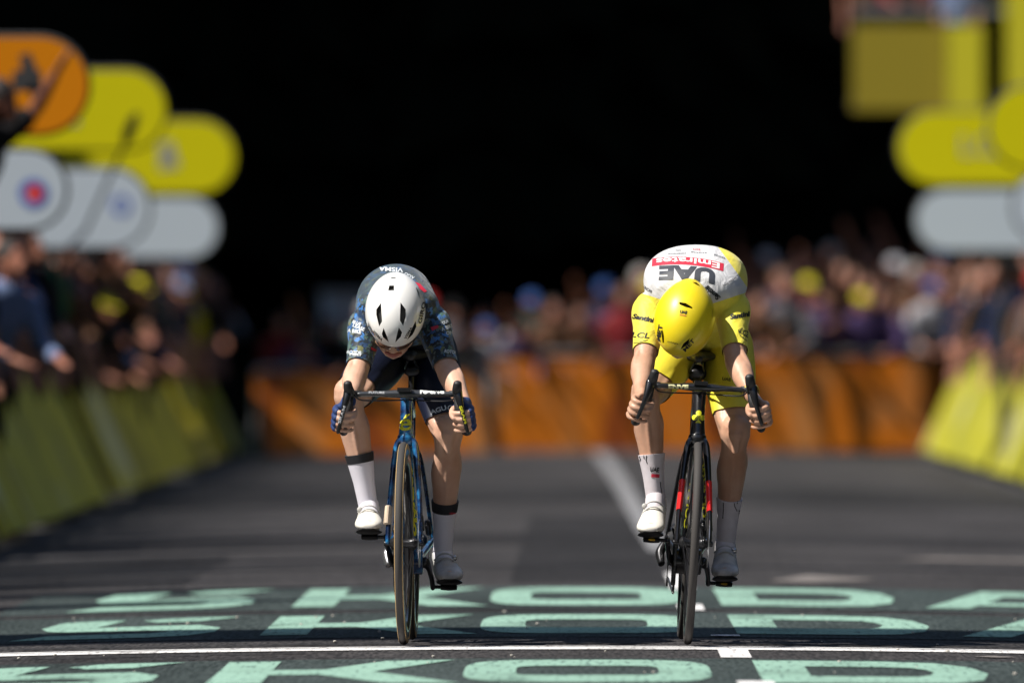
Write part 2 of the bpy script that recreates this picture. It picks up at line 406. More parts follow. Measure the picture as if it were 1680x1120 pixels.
# hillside behind the finish; unseen slopes around it added to block light
def hz(x, y):
    far = 60 * (1 - math.exp(-max(0, y - 205) / 90)) * (1 + .2 * math.sin(x * .05 + 1))
    side = 115 * (1 - math.exp(-max(0, abs(x) - 38) / 60)); near = 115 * (1 - math.exp(-max(0, -22 - y) / 60))  # unseen side and near slopes added to cut low sky light
    shade_ridge = 118 * math.exp(-((x + 64) / 22) ** 2) * min(1, max(0, (y - 158) / 16))  # unseen left ridge added to keep sun off the forest
    return -.16 + max(far, side, near, shade_ridge)
vs = []; fs = []; NX, NY = 72, 84
for j in range(NY + 1):
    for i in range(NX + 1):
        x = -252 + 7 * i; y = -160 + 7 * j; h = hz(x, y); vs.append((x, y, h + (rnd.uniform(-1, 1) if h > 3 else 0)))
for j in range(NY):
    for i in range(NX): a = j * (NX + 1) + i; fs.append((a, a + 1, a + NX + 2, a + NX + 1))
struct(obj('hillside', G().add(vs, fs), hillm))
g = G()
for row in range(5):
    for i in range(26):
        x = -24 + i * 1.9 + rnd.uniform(-.8, .8); y = 208 + row * 7 + rnd.uniform(-2.5, 2.5); spruce(g, (x, y, hz(x, y)), rnd.uniform(11, 17), rnd, 8, .17)
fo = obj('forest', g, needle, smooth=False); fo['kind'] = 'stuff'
def make_spruce(H, seed):
    r = random.Random(seed); root = empty('spruce_tree', (0, 0, 0))
    g = G(); g.tube([(0, 0, -.1), (0, 0, H * .9)], [H * .02, .03]); obj('trunk', g, bark, root)
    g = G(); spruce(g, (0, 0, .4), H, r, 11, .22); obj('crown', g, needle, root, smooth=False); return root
def nth2(i): return (ORD2 + ['twenty-' + k for k in ('first', 'second', 'third', 'fourth', 'fifth', 'sixth', 'seventh', 'eighth', 'ninth')] + ['thirtieth', 'thirty-first', 'thirty-second', 'thirty-third', 'thirty-fourth'])[i]
ORD2 = 'nearest second third fourth fifth sixth seventh eighth ninth tenth eleventh twelfth thirteenth fourteenth fifteenth sixteenth seventeenth eighteenth nineteenth twentieth'.split()
protoT = [make_spruce(12.2, 1), make_spruce(24, 2)]
used = [False, False]
def put_tree(k, x, y, z, label):
    global used
    if not used[k]: o = protoT[k]; used[k] = True
    else:
        o = protoT[k].copy(); COL.objects.link(o)
        for ch in protoT[k].children: c = ch.copy(); COL.objects.link(c); c.parent = o
    o.location = (x, y, z); o.rotation_euler = (0, 0, rnd.uniform(0, 6)); s = rnd.uniform(.93, 1.07); o.scale = (s, s, s)
    tag(o, label, 'tree', 'spruces along the left verge of the road')
for i, y in enumerate(np.arange(58, 150, 2.9)):
    put_tree(0, -9.0 + rnd.uniform(-.5, .5), y, -.12, f'{nth2(i)} small dark spruce of the row behind the left crowd')
for i, y in enumerate(np.arange(149, 205, 3.6)):  # tall spruces added so their shadows darken the far crowd
    put_tree(1, -10.5 + rnd.uniform(-.8, .8), y, -.12, f'{nth2(i)} tall dark spruce added by the far road to shade the crowd')
# ------------------------------------------------------------------ barriers
def fabric(name, col, col2, light):
    m = mat(name, col, .55, spec=.3); t, b = nodes(m); tc = t.nodes.new('ShaderNodeTexCoord')
    gp = t.nodes.new('ShaderNodeNewGeometry'); n = t.nodes.new('ShaderNodeTexNoise'); n.inputs['Scale'].default_value = 1.0; n.inputs['Detail'].default_value = 3; mp = t.nodes.new('ShaderNodeMapping'); mp.inputs['Scale'].default_value = (1.6, .42, .7); t.links.new(gp.outputs['Position'], mp.inputs[0]); t.links.new(mp.outputs[0], n.inputs['Vector']); r = ramp(t, n.outputs[0], [(.38, col2), (.47, col), (.56, col), (.64, light)])
    t.links.new(r.outputs[0], b.inputs['Base Color']); return m
yel_b = fabric('yellow_banner_vinyl', (.36, .345, .025), (.26, .26, .03), (.42, .41, .22))
ora_b = fabric('orange_banner_vinyl', (.50, .135, .003), (.22, .045, .003), (.42, .16, .04))
galv = mat('galvanised_tube', (.35, .36, .38), .5, metal=.5)
darkfoot = mat('dark_steel_foot', (.03, .03, .032), .6)
def make_barrier(L, m, lean=.38, H=.92):
    root = empty('crowd_barrier', (0, 0, 0))
    g = G(); g.add([(0, -L / 2, .10), (0, L / 2, .10), (-lean, L / 2, H), (-lean, -L / 2, H), (-.02, -L / 2, .10), (-.02, L / 2, .10), (-lean - .02, L / 2, H), (-lean - .02, -L / 2, H)],
                   [(0, 1, 2, 3), (7, 6, 5, 4), (0, 4, 5, 1), (1, 5, 6, 2), (2, 6, 7, 3), (3, 7, 4, 0)])
    obj('banner', g, m, root, smooth=False)
    g = G(); x = -lean - .05
    g.tube([(x, -L / 2 + .04, .05), (x, -L / 2 + .04, 1.08), (x, -L / 2 + .12, 1.12), (x, L / 2 - .12, 1.12), (x, L / 2 - .04, 1.08), (x, L / 2 - .04, .05)], .02, sub=1)
    g.tube([(x, -L / 2 + .04, .2), (x, L / 2 - .04, .2)], .015)
    for k in range(14): g.tube([(x, -L / 2 + .15 + k * (L - .3) / 13, .2), (x, -L / 2 + .15 + k * (L - .3) / 13, 1.1)], .008, n=6)
    obj('rail_frame', g, galv, root)
    for yy in (-L / 2 + .25, L / 2 - .25):
        g = G(); g.loft([((-lean - .35, yy, .03), .03, .02), ((-.1, yy, .03), .03, .02), ((.10, yy, .02), .03, .015)], n=8, sub=1, side=(0, 1, 0)); obj('foot', g, darkfoot, root)
    return root
def cp(root):
    o = root.copy(); COL.objects.link(o)
    for ch in root.children:
        c = ch.copy(); COL.objects.link(c); c.parent = o
        for g2 in ch.children: d = g2.copy(); COL.objects.link(d); d.parent = c
    return o
ORD = ['nearest', 'second', 'third', 'fourth', 'fifth', 'sixth', 'seventh', 'eighth', 'ninth', 'tenth', 'eleventh', 'twelfth', 'thirteenth', 'fourteenth', 'fifteenth', 'sixteenth', 'seventeenth', 'eighteenth', 'nineteenth', 'twentieth']
def nth(i):
    if i < 20: return ORD[i]
    tens = {2: 'twenty', 3: 'thirty', 4: 'forty', 5: 'fifty', 6: 'sixty', 7: 'seventy', 8: 'eighty'}[(i + 1) // 10]; u = (i + 1) % 10
    return tens + ('-' + ['', 'first', 'second', 'third', 'fourth', 'fifth', 'sixth', 'seventh', 'eighth', 'ninth'][u] if u else 'th').replace('tyth', 'tieth')
yel_b2 = fabric('yellow_banner_shade_lift', (.74, .62, .03), (.44, .36, .03), (.76, .70, .38)); bL = make_barrier(2.4, yel_b2); first = True  # yellow banner copy, brightened and warmed in colour to offset blue shade
for i, y in enumerate(np.arange(77.2, 152, 2.55)):
    o = bL if i == 0 else cp(bL); f = (y - 76) / 84
    o.location = (-3.02 - .35 * f, y, -.1); o.rotation_euler = (0, 0, R(rnd.uniform(-2, 2)))
    tag(o, f'{nth(i)} yellow bannered barrier along the left of the road', 'barrier', 'yellow barriers on the left')
bR = make_barrier(2.4, yel_b, .40, 1.0)
for i, y in enumerate(np.arange(104, 150, 2.55)):
    o = bR if i == 0 else cp(bR); f = (y - 104) / 68
    o.location = (3.32 + .04 * f, y, -.1); o.rotation_euler = (0, 0, R(180 + rnd.uniform(-2, 2)))
    tag(o, f'{nth(i)} sunlit yellow bannered barrier along the right of the road', 'barrier', 'yellow barriers on the right')
bO = make_barrier(2.5, ora_b, .30, 1.05); P0, P1 = Vector((-3.05, 148.5)), Vector((3.70, 152.5)); n = 3
d = (P1 - P0).normalized(); ang = math.atan2(d.y, d.x)
for i in range(n):
    o = bO if i == 0 else cp(bO); p = P0 + (P1 - P0) * ((i + .5) / n)
    o.location = (p.x, p.y, -.1); o.rotation_euler = (0, 0, ang - R(90)); o.scale = (1, .98, .80 if i < 1 else .93)
    tag(o, f'{nth(i)} orange bannered barrier from the left across the road bend', 'barrier', 'orange barriers across the bend')

# ------------------------------------------------------------------ advertising boards (rounded) on posts
yel_p = mat('yellow_board_paint', (.56, .51, .002), .7, spec=.12, bump=(3, .1, .01)); ora_p = mat('orange_board_paint', (.58, .19, .001), .7, spec=.12)
whi_p = mat('white_board_paint', (.44, .50, .56), .6, spec=.2); dk = mat('dark_print', (.03, .03, .03), .6); grey_p = mat('grey_print', (.25, .25, .22), .6)
blu_p = mat('blue_print', (.10, .16, .45), .6); red_p = mat('red_print', (.6, .04, .05), .6)
def pill_pts(L, H, n=14):
    r = H / 2; o = []
    for i in range(n + 1): a = -math.pi / 2 + math.pi * i / n; o.append((L / 2 - r + r * math.cos(a), r * math.sin(a)))
    for i in range(n + 1): a = math.pi / 2 + math.pi * i / n; o.append((-L / 2 + r + r * math.cos(a), r * math.sin(a)))
    return o
def pill(x_end, side, Y, z, L, H, m, label, marks, ground=-.1, cat='sign board'):
    """board perpendicular to the road; x_end = its road-side end; side -1 = left of the road"""
    cx = x_end + side * L / 2
    root = empty('sign_board', (cx, Y, ground)); tag(root, label, cat, 'rounded boards above the crowd')
    pts = pill_pts(L, H); g = G(); zc = z - ground
    fr = [V(x, -.04, y + zc) for x, y in pts]; bk = [V(x, .04, y + zc) for x, y in pts]; g.rings([bk, fr])
    obj('panel', g, m, root, smooth=False)
    g = G(); dd = .012
    for k in range(len(pts)):
        a, b2 = pts[k], pts[(k + 1) % len(pts)]
        g.tube([(a[0], 0, a[1] + zc), (b2[0], 0, b2[1] + zc)], .022, n=6)
    obj('rim', g, mat('board_edge', (.04, .04, .04), .5), root)
    for xx in (side * L * .22, -side * L * .02):
        g = G(); g.tube([(xx, .07, 0), (xx, .07, zc)], .02); obj('post', g, darkfoot, root)
    for nm, mm, shp in marks:
        g = G()
        for P in shp: g.add([(x, -.043, zc + y) for x, y in P], [tuple(range(len(P)))])
        obj(nm, g, mm, root, smooth=False)
    return root
def disc(x, y, r, n=20): return [(x + r * math.cos(2 * math.pi * i / n), y + r * math.sin(2 * math.pi * i / n)) for i in range(n)]
def text_polys(s, x, y, wd, ht):
    vs, fs = text2d(s, .02); return [[(x + vs[i][0] * wd, y + vs[i][1] * ht) for i in f] for f in fs]
slash = [[(.52, .13), (.58, .15), (.68, -.10), (.60, -.13)], [(.30, .15), (.33, .15), (.33, -.14), (.27, -.16)], [(.18, .10), (.22, .12), (.26, -.1), (.20, -.12)]]
slash = [[(x - .12, y + .03) for x, y in P] for P in slash]
pill(-2.70, -1, 85, 2.43, 1.55, .52, ora_p, 'orange rounded board at the far left, highest of the boards', [('print_stroke', dk, [P]) for P in slash])
pill(-2.70, -1, 101, 2.54, 1.45, .51, yel_p, 'middle yellow rounded board on the left, behind the orange one', [('print', grey_p, [[(.05, -.10), (.16, -.10), (.16, .0), (.05, .0)]])])
pill(-2.70, -1, 121, 2.48, 1.45, .56, yel_p, 'farthest yellow rounded board on the left, rightmost of the three', [('print', grey_p, [[(.14, -.10), (.30, -.08), (.24, .12), (.14, .10)]])])
ring1 = [('emblem', blu_p, ringband(disc(.45, -.02, .085), disc(.45, -.02, .05))), ('emblem_dot', red_p, [disc(.46, -.02, .05)])]
pill(-2.82, -1, 85, 1.86, 1.25, .42, whi_p, 'nearest white rounded board with a round emblem, under the orange board', ring1)
pill(-2.81, -1, 101, 1.90, 1.40, .50, whi_p, 'middle white rounded board, under the middle yellow board', [('emblem', blu_p, ringband(disc(.52, .02, .07), disc(.52, .02, .04)))])
pill(-2.83, -1, 121, 1.93, 1.2, .46, whi_p, 'farthest white rounded board, lowest of the left ones', [])
pill(2.56, 1, 125, 2.60, 1.7, .58, yel_p, 'yellow rounded board on the right with grey letters', [('letter', grey_p, [text_polys(ch, -.30 + .12 * k, .02, .10, .17)[0:]][0]) for k, ch in enumerate('LCL')])
pill(2.68, 1, 102, 2.44, 1.6, .53, yel_p, 'yellow rounded board at the right edge, nearest on that side', [])
pill(2.70, 1, 125, 2.02, 1.5, .48, whi_p, 'white rounded board on the right, under the lettered yellow board', [])
pill(2.84, 1, 102, 1.92, 1.3, .45, whi_p, 'white rounded board cut by the right edge of the frame', [])

# ------------------------------------------------------------------ raised viewing platform (upper right)
pf = empty('viewing_platform', (4.6, 168, -.1)); tag(pf, 'raised platform with yellow skirt banner, high at the upper right', 'platform')
def pobj(name, boxes, m):
    g = G()
    for c, dd in boxes: g.box((c[0] - 4.6, c[1] - 168, c[2] + .1), dd)
    return obj(name, g, m, pf, smooth=False)
pobj('floor_deck', [((4.65, 168.5, 3.66), (3.4, 3, .12))], darkfoot)
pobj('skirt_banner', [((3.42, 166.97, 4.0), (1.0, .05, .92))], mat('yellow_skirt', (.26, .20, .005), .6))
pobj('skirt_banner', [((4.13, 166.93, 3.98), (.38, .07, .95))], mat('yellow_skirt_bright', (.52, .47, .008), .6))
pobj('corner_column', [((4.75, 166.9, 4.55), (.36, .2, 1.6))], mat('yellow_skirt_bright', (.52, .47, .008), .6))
for x in (4.55, 6.2):
    for y in (167.3, 169.7): pobj('leg', [((x, y, 1.75), (.1, .1, 3.7))], darkfoot)
pobj('guard_rail', [((3.9, 167.05, 4.62), (1.9, .05, .05))], galv)

# ------------------------------------------------------------------ spectators
skin_m = [mat('spectator_skin_' + str(i), c, .55) for i, c in enumerate([(.32, .125, .075), (.36, .16, .10), (.20, .075, .045), (.27, .10, .06)])]
CL = {'black': (.012, .012, .014), 'navy': (.02, .03, .08), 'grey': (.13, .13, .15), 'white': (.46, .46, .50), 'dark red': (.22, .02, .025), 'red': (.55, .04, .04), 'blue': (.05, .12, .36),
      'pale blue': (.20, .27, .46), 'yellow': (.50, .44, .02), 'green': (.06, .28, .14), 'pink': (.38, .13, .16), 'brown': (.14, .07, .04), 'orange': (.3, .1, .02), 'mint': (.16, .30, .25), 'purple': (.08, .05, .14)}
cloth_m = {k: mat('cloth_' + k.replace(' ', '_'), tuple(q * (1 if k == 'yellow' else .72) for q in v), .85, spec=.15, bump=(12, .4, .02)) for k, v in CL.items()}
hair_c = {'dark': (.018, .012, .01), 'brown': (.07, .035, .018), 'fair': (.32, .20, .09), 'grey': (.3, .29, .28)}
hair_m = {k: mat('hair_' + k, v, .7, bump=(60, .5, .01)) for k, v in hair_c.items()}
def person_variant(pose):
    B, S, T, Hh, Cc = G(), G(), G(), G(), G()
    lean = {'leaning': .22, 'standing': .02, 'raising an arm': .04, 'clapping': .06}[pose]
    hip, ch, nk, hd = V(0, 0, .95), V(0, -lean * .7, 1.28), V(0, -lean, 1.47), V(0, -lean * 1.25 - .02, 1.62)
    torso = [((0, 0, .88), .15, .10), ((0, 0, .98), .16, .115), ((0, -lean * .3, 1.12), .145, .105), ((ch.x, ch.y, 1.30), .185, .12), ((nk.x, nk.y, 1.42), .16, .09), ((nk.x, nk.y - .01, 1.49), .06, .055)]
    B.loft(torso, n=12, sub=2); S.loft(torso[1:5], n=12, sub=2, inf=.018)
    B.loft([(nk - V(0, 0, .04), .055), (hd - V(0, -.01, .05), .05)], n=10, sub=1)
    B.ell(hd, (.075, .092, .115), n=14, m=9); B.ell(hd + V(0, -.085, -.045), (.045, .03, .045), n=10, m=7); B.ell(hd + V(0, -.1, -.01), (.014, .022, .02), n=8, m=6)
    for s in (-1, 1):
        B.ell(hd + V(s * .078, .01, -.01), (.012, .02, .03), n=8, m=6)
        leg = [((s * .09, 0, .92), .09), ((s * .10, -.01, .5), .06), ((s * .10, .03, .28), .055), ((s * .11, .03, .09), .036)]
        B.loft(leg, n=10, sub=2); T.loft(leg[:3] + [((s * .11, .03, .12), .05)], n=10, sub=2, inf=.015)
        B.loft([((s * .11, .06, .05), .04, .035), ((s * .12, -.12, .035), .045, .03)], n=10, sub=1)
        sh = V(s * .19, nk.y + .01, 1.40)
        if pose == 'leaning': el, ha = V(s * .27, nk.y - .05, 1.13), V(s * .18, nk.y - .28, 1.05)
        elif pose == 'clapping': el, ha = V(s * .28, nk.y - .12, 1.18), V(s * .05, nk.y - .32, 1.32)
        elif pose == 'raising an arm' and s > 0: el, ha = V(.28, nk.y - .12, 1.60), V(.20, nk.y - .22, 1.84)
        else: el, ha = V(s * .25, .02, 1.12), V(s * .25, -.08, .87)
        B.loft([(sh, .055), (sh.lerp(el, .5), .047), (el, .04), (el.lerp(ha, .4), .04), (ha, .027)], n=10, sub=2)
        B.loft([(ha, .03, .02), (ha + (ha - el).normalized() * .08, .042, .018), (ha + (ha - el).normalized() * .16, .03, .012)], n=10, sub=1)
        if pose in ('leaning', 'clapping'): S.loft([(sh.lerp(el, .6), .05), (el, .046), (el.lerp(ha, .8), .036)], n=10, sub=2, inf=.008)
        S.loft([(sh - V(s * .06, 0, 0), .06), (sh, .062), (sh.lerp(el, .75), .055)], n=10, sub=2, inf=.012)
    T.loft([((0, 0, .80), .14, .10), ((0, 0, .99), .165, .12)], n=12, sub=2, inf=.012)
    Hh.ell(hd + V(0, .022, .03), (.088, .095, .105), n=14, m=9); Hh.ell(hd + V(0, .06, -.04), (.07, .05, .08), n=12, m=7)
    Cc.ell(hd + V(0, .01, .055), (.09, .105, .075), n=14, m=9); Cc.loft([(hd + V(0, -.07, .035), .07, .012), (hd + V(0, -.17, .02), .05, .008)], n=12, sub=1)
    out = [remesh(B, .016, 2), remesh(S, .02, 2), remesh(T, .02, 2), Hh.mesh('h'), remesh(Cc, .014, 1)]
    for me in out: me.materials.append(skin_m[0]); me.polygons.foreach_set('use_smooth', [True] * len(me.polygons))
    return out
VAR = {p: person_variant(p) for p in ('leaning', 'standing', 'raising an arm', 'clapping')}
def mk(name, me, m, parent=None):
    o = bpy.data.objects.new(name, me); COL.objects.link(o); o.material_slots[0].link = 'OBJECT'; o.material_slots[0].material = m
    if parent: o.parent = parent
    return o
cnt = {}
def spectator(x, y, z, face, pose, shirt, top, group, where, scale=1.0, trousers='black', skin=None, note=None):
    v = VAR[pose]
    b = mk('person', v[0], skin_m[skin if skin is not None else rnd.randrange(4)])
    b.location = (x, y, z); b.rotation_euler = (0, 0, R(face)); b.scale = (scale,) * 3
    mk('shirt', v[1], cloth_m[shirt], b); mk('trousers', v[2], cloth_m[trousers], b)
    if top.endswith('hair'): mk('hair', v[3], hair_m[top[:-5]], b)
    else: mk('hair', v[3], hair_m['dark'], b); mk('cap', v[4], cloth_m[top[:-4]], b)
    k = (group, where); i = cnt.get(k, 0); cnt[k] = i + 1
    lab = note or f'{nth(i)} in {where}: spectator in {shirt} shirt, {top}, {pose}'
    tag(b, lab, 'person', group); return b
shirts = ['black'] * 7 + ['brown', 'dark red', 'yellow', 'white'] + ['navy'] * 3 + ['grey', 'white', 'dark red', 'brown', 'brown', 'blue', 'red', 'pink', 'pale blue', 'green', 'purple']
tops = ['dark hair'] * 7 + ['brown hair'] * 6 + ['fair hair', 'grey hair', 'yellow cap', 'black cap', 'black cap', 'white cap', 'blue cap', 'red cap']
bright = ['white', 'grey', 'grey', 'pale blue', 'mint', 'dark red', 'brown', 'brown', 'brown', 'navy', 'black', 'black', 'black', 'purple', 'navy', 'white', 'brown', 'brown', 'black']
poses = ['leaning', 'leaning', 'standing', 'clapping', 'raising an arm']
# left crowd, three rows behind the yellow barrier
for row, (dx, st, zz) in enumerate(((-.48, 1.2, .12), (-.92, 1.35, .27), (-1.36, 1.5, .42), (-1.8, 1.8, .56))):
    for y in np.arange(78.5 + row * .5, 160, st):
        y2 = y + rnd.uniform(-.35, .35); x = -3.02 - .35 * (y2 - 76) / 79 + dx + rnd.uniform(-.08, .08)
        ps = rnd.choice(['leaning', 'standing', 'standing', 'clapping', 'standing'] if row == 0 else poses[1:])
        spectator(x, y2, -.1 + zz, rnd.uniform(15, 70), ps, rnd.choice(shirts), rnd.choice(tops), 'left crowd behind the yellow barriers',
                  ('front row', 'second row', 'third row', 'back row')[row] + ' on left', rnd.uniform(.93, 1.03))
# those one can pick out
spectator(-3.62, 112, -.1, 50, 'leaning', 'black', 'yellow cap', 'left crowd behind the yellow barriers', 'x', .84, note='spectator in large yellow cap leaning far over the left barrier')
spectator(-3.55, 117, -.1, 50, 'leaning', 'navy', 'yellow cap', 'left crowd behind the yellow barriers', 'x', .93, note='spectator in yellow cap just right of the large yellow cap')
spectator(-3.72, 114, -.1, 20, 'standing', 'navy', 'blue cap', 'left crowd behind the yellow barriers', 'x', .99, note='tall spectator in blue cap above the yellow caps')
spectator(-3.72, 143, -.1, 30, 'standing', 'yellow', 'pale blue cap', 'left crowd behind the yellow barriers', 'x', 1.0, note='spectator in yellow shirt and pale blue cap, end of left crowd')
spectator(-3.42, 88, -.1, 45, 'leaning', 'pale blue', 'dark hair', 'left crowd behind the yellow barriers', 'x', .98, note='spectator in pale blue shirt at the left edge of the frame')
# photographer on a box at the far left
bx = empty('step_stool', (-3.64, 83.5, -.1)); tag(bx, 'black step stool under the photographer at the left edge', 'stool')
g = G(); g.box((0, 0, .85), (.42, .36, .04)); obj('top', g, darkfoot, bx)
for sx in (-1, 1):
    for sy in (-1, 1): g = G(); g.tube([(sx * .2, sy * .16, 0), (sx * .17, sy * .14, .83)], .014); obj('leg', g, darkfoot, bx)
ph = spectator(-3.60, 83.5, .77, 70, 'raising an arm', 'black', 'dark hair', 'left crowd behind the yellow barriers', 'x', 1.0, note='photographer in black standing high against the orange board')
ph.rotation_euler = (R(16), 0, R(70)); cm = empty('camera', (-2.96, 83.0, 2.42)); tag(cm, 'black camera held up against the orange board at far left', 'camera')
g = G(); g.box((0, 0, 0), (.15, .07, .11)); g.box((0, 0, .065), (.06, .06, .04)); obj('body', g, darkfoot, cm)
g = G(); g.tube([(0, -.03, 0), (0, -.18, .0)], [.036, .042], n=14); obj('lens', g, darkfoot, cm)
# boom with microphone above the left crowd
bm_ = empty('microphone_boom', (-3.2, 96, 1.6)); tag(bm_, 'long thin boom with dark microphone raised across the left boards', 'microphone')
g = G(); g.tube([(.14, 0, .12), (.40, 0, .70)], .012); obj('pole', g, darkfoot, bm_)
g = G(); g.loft([((.39, 0, .68), .03), ((.42, 0, .76), .036), ((.45, 0, .83), .02)], n=12, sub=3); obj('microphone_cover', g, darkfoot, bm_)
g = G(); g.tube([(.02, 0, 0), (.14, 0, .12)], .016); obj('grip', g, galv, bm_)
# right crowd behind the sunlit barrier
for row, dx in enumerate((.55, 1.0, 1.45, 1.9)):
    for y in np.arange(104 + row * .6, 157, 1.35 + .2 * row):
        y2 = y + rnd.uniform(-.4, .4); x = 3.32 + .04 * (y2 - 104) / 68 + dx + rnd.uniform(-.1, .1)
        if x * FPX / y2 + CX > 1800: continue
        spectator(x, y2, -.02 + .16 * row, rnd.uniform(-70, -10), rnd.choice(poses), rnd.choice(bright), rnd.choice(tops), 'right crowd behind the yellow barriers',
                  ('front row', 'second row', 'third row', 'back row')[row] + ' on right', rnd.uniform(.9, 1.02))
# far crowd behind the orange barrier, on a bank that rises to the right
def bank(x): return -.1 + max(0, min(1, (x + .5) / 4)) * .20
nrm = Vector((-d.y, d.x))
for row in range(5):
    for i in range(24):
        f = (i + .5 * (row % 2) + rnd.uniform(-.2, .2)) / 20
        if f < .09: continue
        p = P0 + (P1 - P0) * f + nrm * (.55 + .7 * row)
        z = bank(p.x) * (1 if row else .6) + .075 * row - (.03 if not row else 0)
        if (row == 2 and p.x < 0.3) or (row > 2 and p.x < 1.1): continue
        spectator(p.x, p.y, z, rnd.uniform(-25, 25), rnd.choice(poses), rnd.choice(bright), rnd.choice(tops), 'far crowd behind the orange barriers',
                  ('front row', 'second row', 'third row', 'fourth row', 'back row')[row] + ' at bend', rnd.uniform(.86, 1.0) if p.x > 0 else rnd.uniform(.72, .9))
for sd_, line, steps in ((-1, lambda y: -3.02 - .35 * (y - 76) / 79, ((.20, -.125), (.45, .0), (.75, .02), (.95, .155), (1.2, .17), (1.4, .305), (1.62, .32), (1.85, .445), (2.4, .46), (4.2, -.14))),
                         (1, lambda y: 3.32 + .04 * (y - 104) / 68, ((.25, -.125), (.5, -.03), (.8, -.02), (1.0, .12), (1.3, .14), (1.5, .28), (1.75, .30), (1.95, .44), (2.5, .45), (4.5, -.14)))):
    vs = []; fs = []; ys = np.linspace(74 if sd_ < 0 else 102, 161 if sd_ < 0 else 158, 12); ns = len(steps)
    for y in ys:
        for dx, z in steps: vs.append((line(y) + sd_ * dx, y, z - .012))
    for i in range(11):
        for k in range(ns - 1): a = i * ns + k; fs.append((a, a + ns, a + ns + 1, a + 1))
    struct(obj('grass_bank', G().add(vs, fs), grassm))
vs = []; fs = []
for i in range(24):
    f = i / 23; p = P0 + (P1 - P0) * f
    for k, (dn, dz) in enumerate(((.25, -.05), (.6, .0), (1.3, .07), (2.4, .17), (4, .32), (8, -.03))):
        q = p + nrm * dn; vs.append((q.x, q.y, (bank(p.x) if k < 5 else -.12) + dz - .06))
for i in range(23):
    for k in range(5): a = i * 6 + k; fs.append((a, a + 6, a + 7, a + 1))
struct(obj('grass_bank', G().add(vs, fs), grassm))
spectator(-2.62, 151.0, -.1, 10, 'standing', 'yellow', 'green cap', 'marshals at the end of the left barrier', 'x', .68, note='small figure in yellow vest beside the grey cabinet', trousers='yellow')
spectator(-2.85, 151.6, -.1, 10, 'standing', 'green', 'yellow cap', 'marshals at the end of the left barrier', 'x', .66, note='small figure in green top beside the yellow vest')
spectator(3.10, 168.6, 3.72, 0, 'standing', 'brown', 'dark hair', 'people on the raised platform', 'x', .95, note='guest in brown at the left end of the high platform')
spectator(3.45, 168.4, 3.74, 10, 'leaning', 'dark red', 'brown hair', 'people on the raised platform', 'x', .95, note='guest in dark red leaning on the platform rail')
spectator(4.08, 168.0, 3.74, -10, 'standing', 'pale blue', 'dark hair', 'people on the raised platform', 'x', .8, note='guest in pale blue shirt on the high platform')
cb = empty('cabinet', (-2.36, 153.5, -.1)); tag(cb, 'pale grey cabinet standing behind the orange barrier, left of centre', 'cabinet')
g = G(); g.box((0, 0, .8), (.42, .4, 1.6)); obj('body', g, mat('cabinet_paint', (.40, .44, .48), .6), cb, smooth=False)
g = G(); g.box((0, 0, 1.63), (.48, .46, .05)); obj('lid', g, galv, cb, smooth=False)
g = G(); g.box((0, -.215, .8), (.34, .02, 1.4)); dr = obj('door', g, mat('cabinet_paint', (.40, .44, .48), .6), cb, smooth=False)
g = G(); g.box((.13, -.235, .8), (.02, .02, .14)); obj('handle', g, darkfoot, dr)

#@@PART3
# ------------------------------------------------------------------ bicycles
carbon = mat('black_carbon_paint', (.012, .012, .014), .28, spec=.5, coat=.5)
rubber = mat('tyre_rubber', (.05, .046, .044), .75, spec=.3, bump=(300, .3, .001))
tan_m = mat('tan_sidewall', (.42, .28, .12), .7)
hoodm = mat('hood_rubber', (.014, .014, .015), .55, bump=(500, .3, .0006))
tape = mat('bar_tape', (.016, .016, .018), .6, bump=(350, .4, .001))
silver = mat('silver_alloy', (.55, .55, .57), .28, metal=.9)
blackal = mat('black_alloy', (.03, .03, .033), .35, metal=.6)
chainm = mat('chain_steel', (.12, .12, .12), .35, metal=.8, bump=(400, 1, .002))
whitet = mat('white_print', (.78, .78, .78), .5); yel_t = mat('yellow_print', (.75, .72, .03), .45); cream_t = mat('cream_print', (.80, .76, .42), .5)
blackt = mat('black_print', (.012, .012, .012), .6); redt = mat('red_print_cloth', (.55, .02, .05), .6); darkt = mat('charcoal_print', (.035, .04, .055), .6)
blue_fr = mat('blue_marbled_paint', (.01, .03, .10), .25, coat=.8); t, b = nodes(blue_fr); tc = t.nodes.new('ShaderNodeTexCoord')
n = noise(t, tc, 22, 5); r_ = ramp(t, n.outputs[0], [(.38, (.004, .010, .035)), (.5, (.008, .05, .16)), (.62, (.02, .16, .34))]); t.links.new(r_.outputs[0], b.inputs['Base Color'])
def flat_text(txt, wd, ht, bold=.02, shear=0): 
    vs, fs = text2d(txt, bold, shear=shear); return [(x * wd, y * ht) for x, y in vs], fs
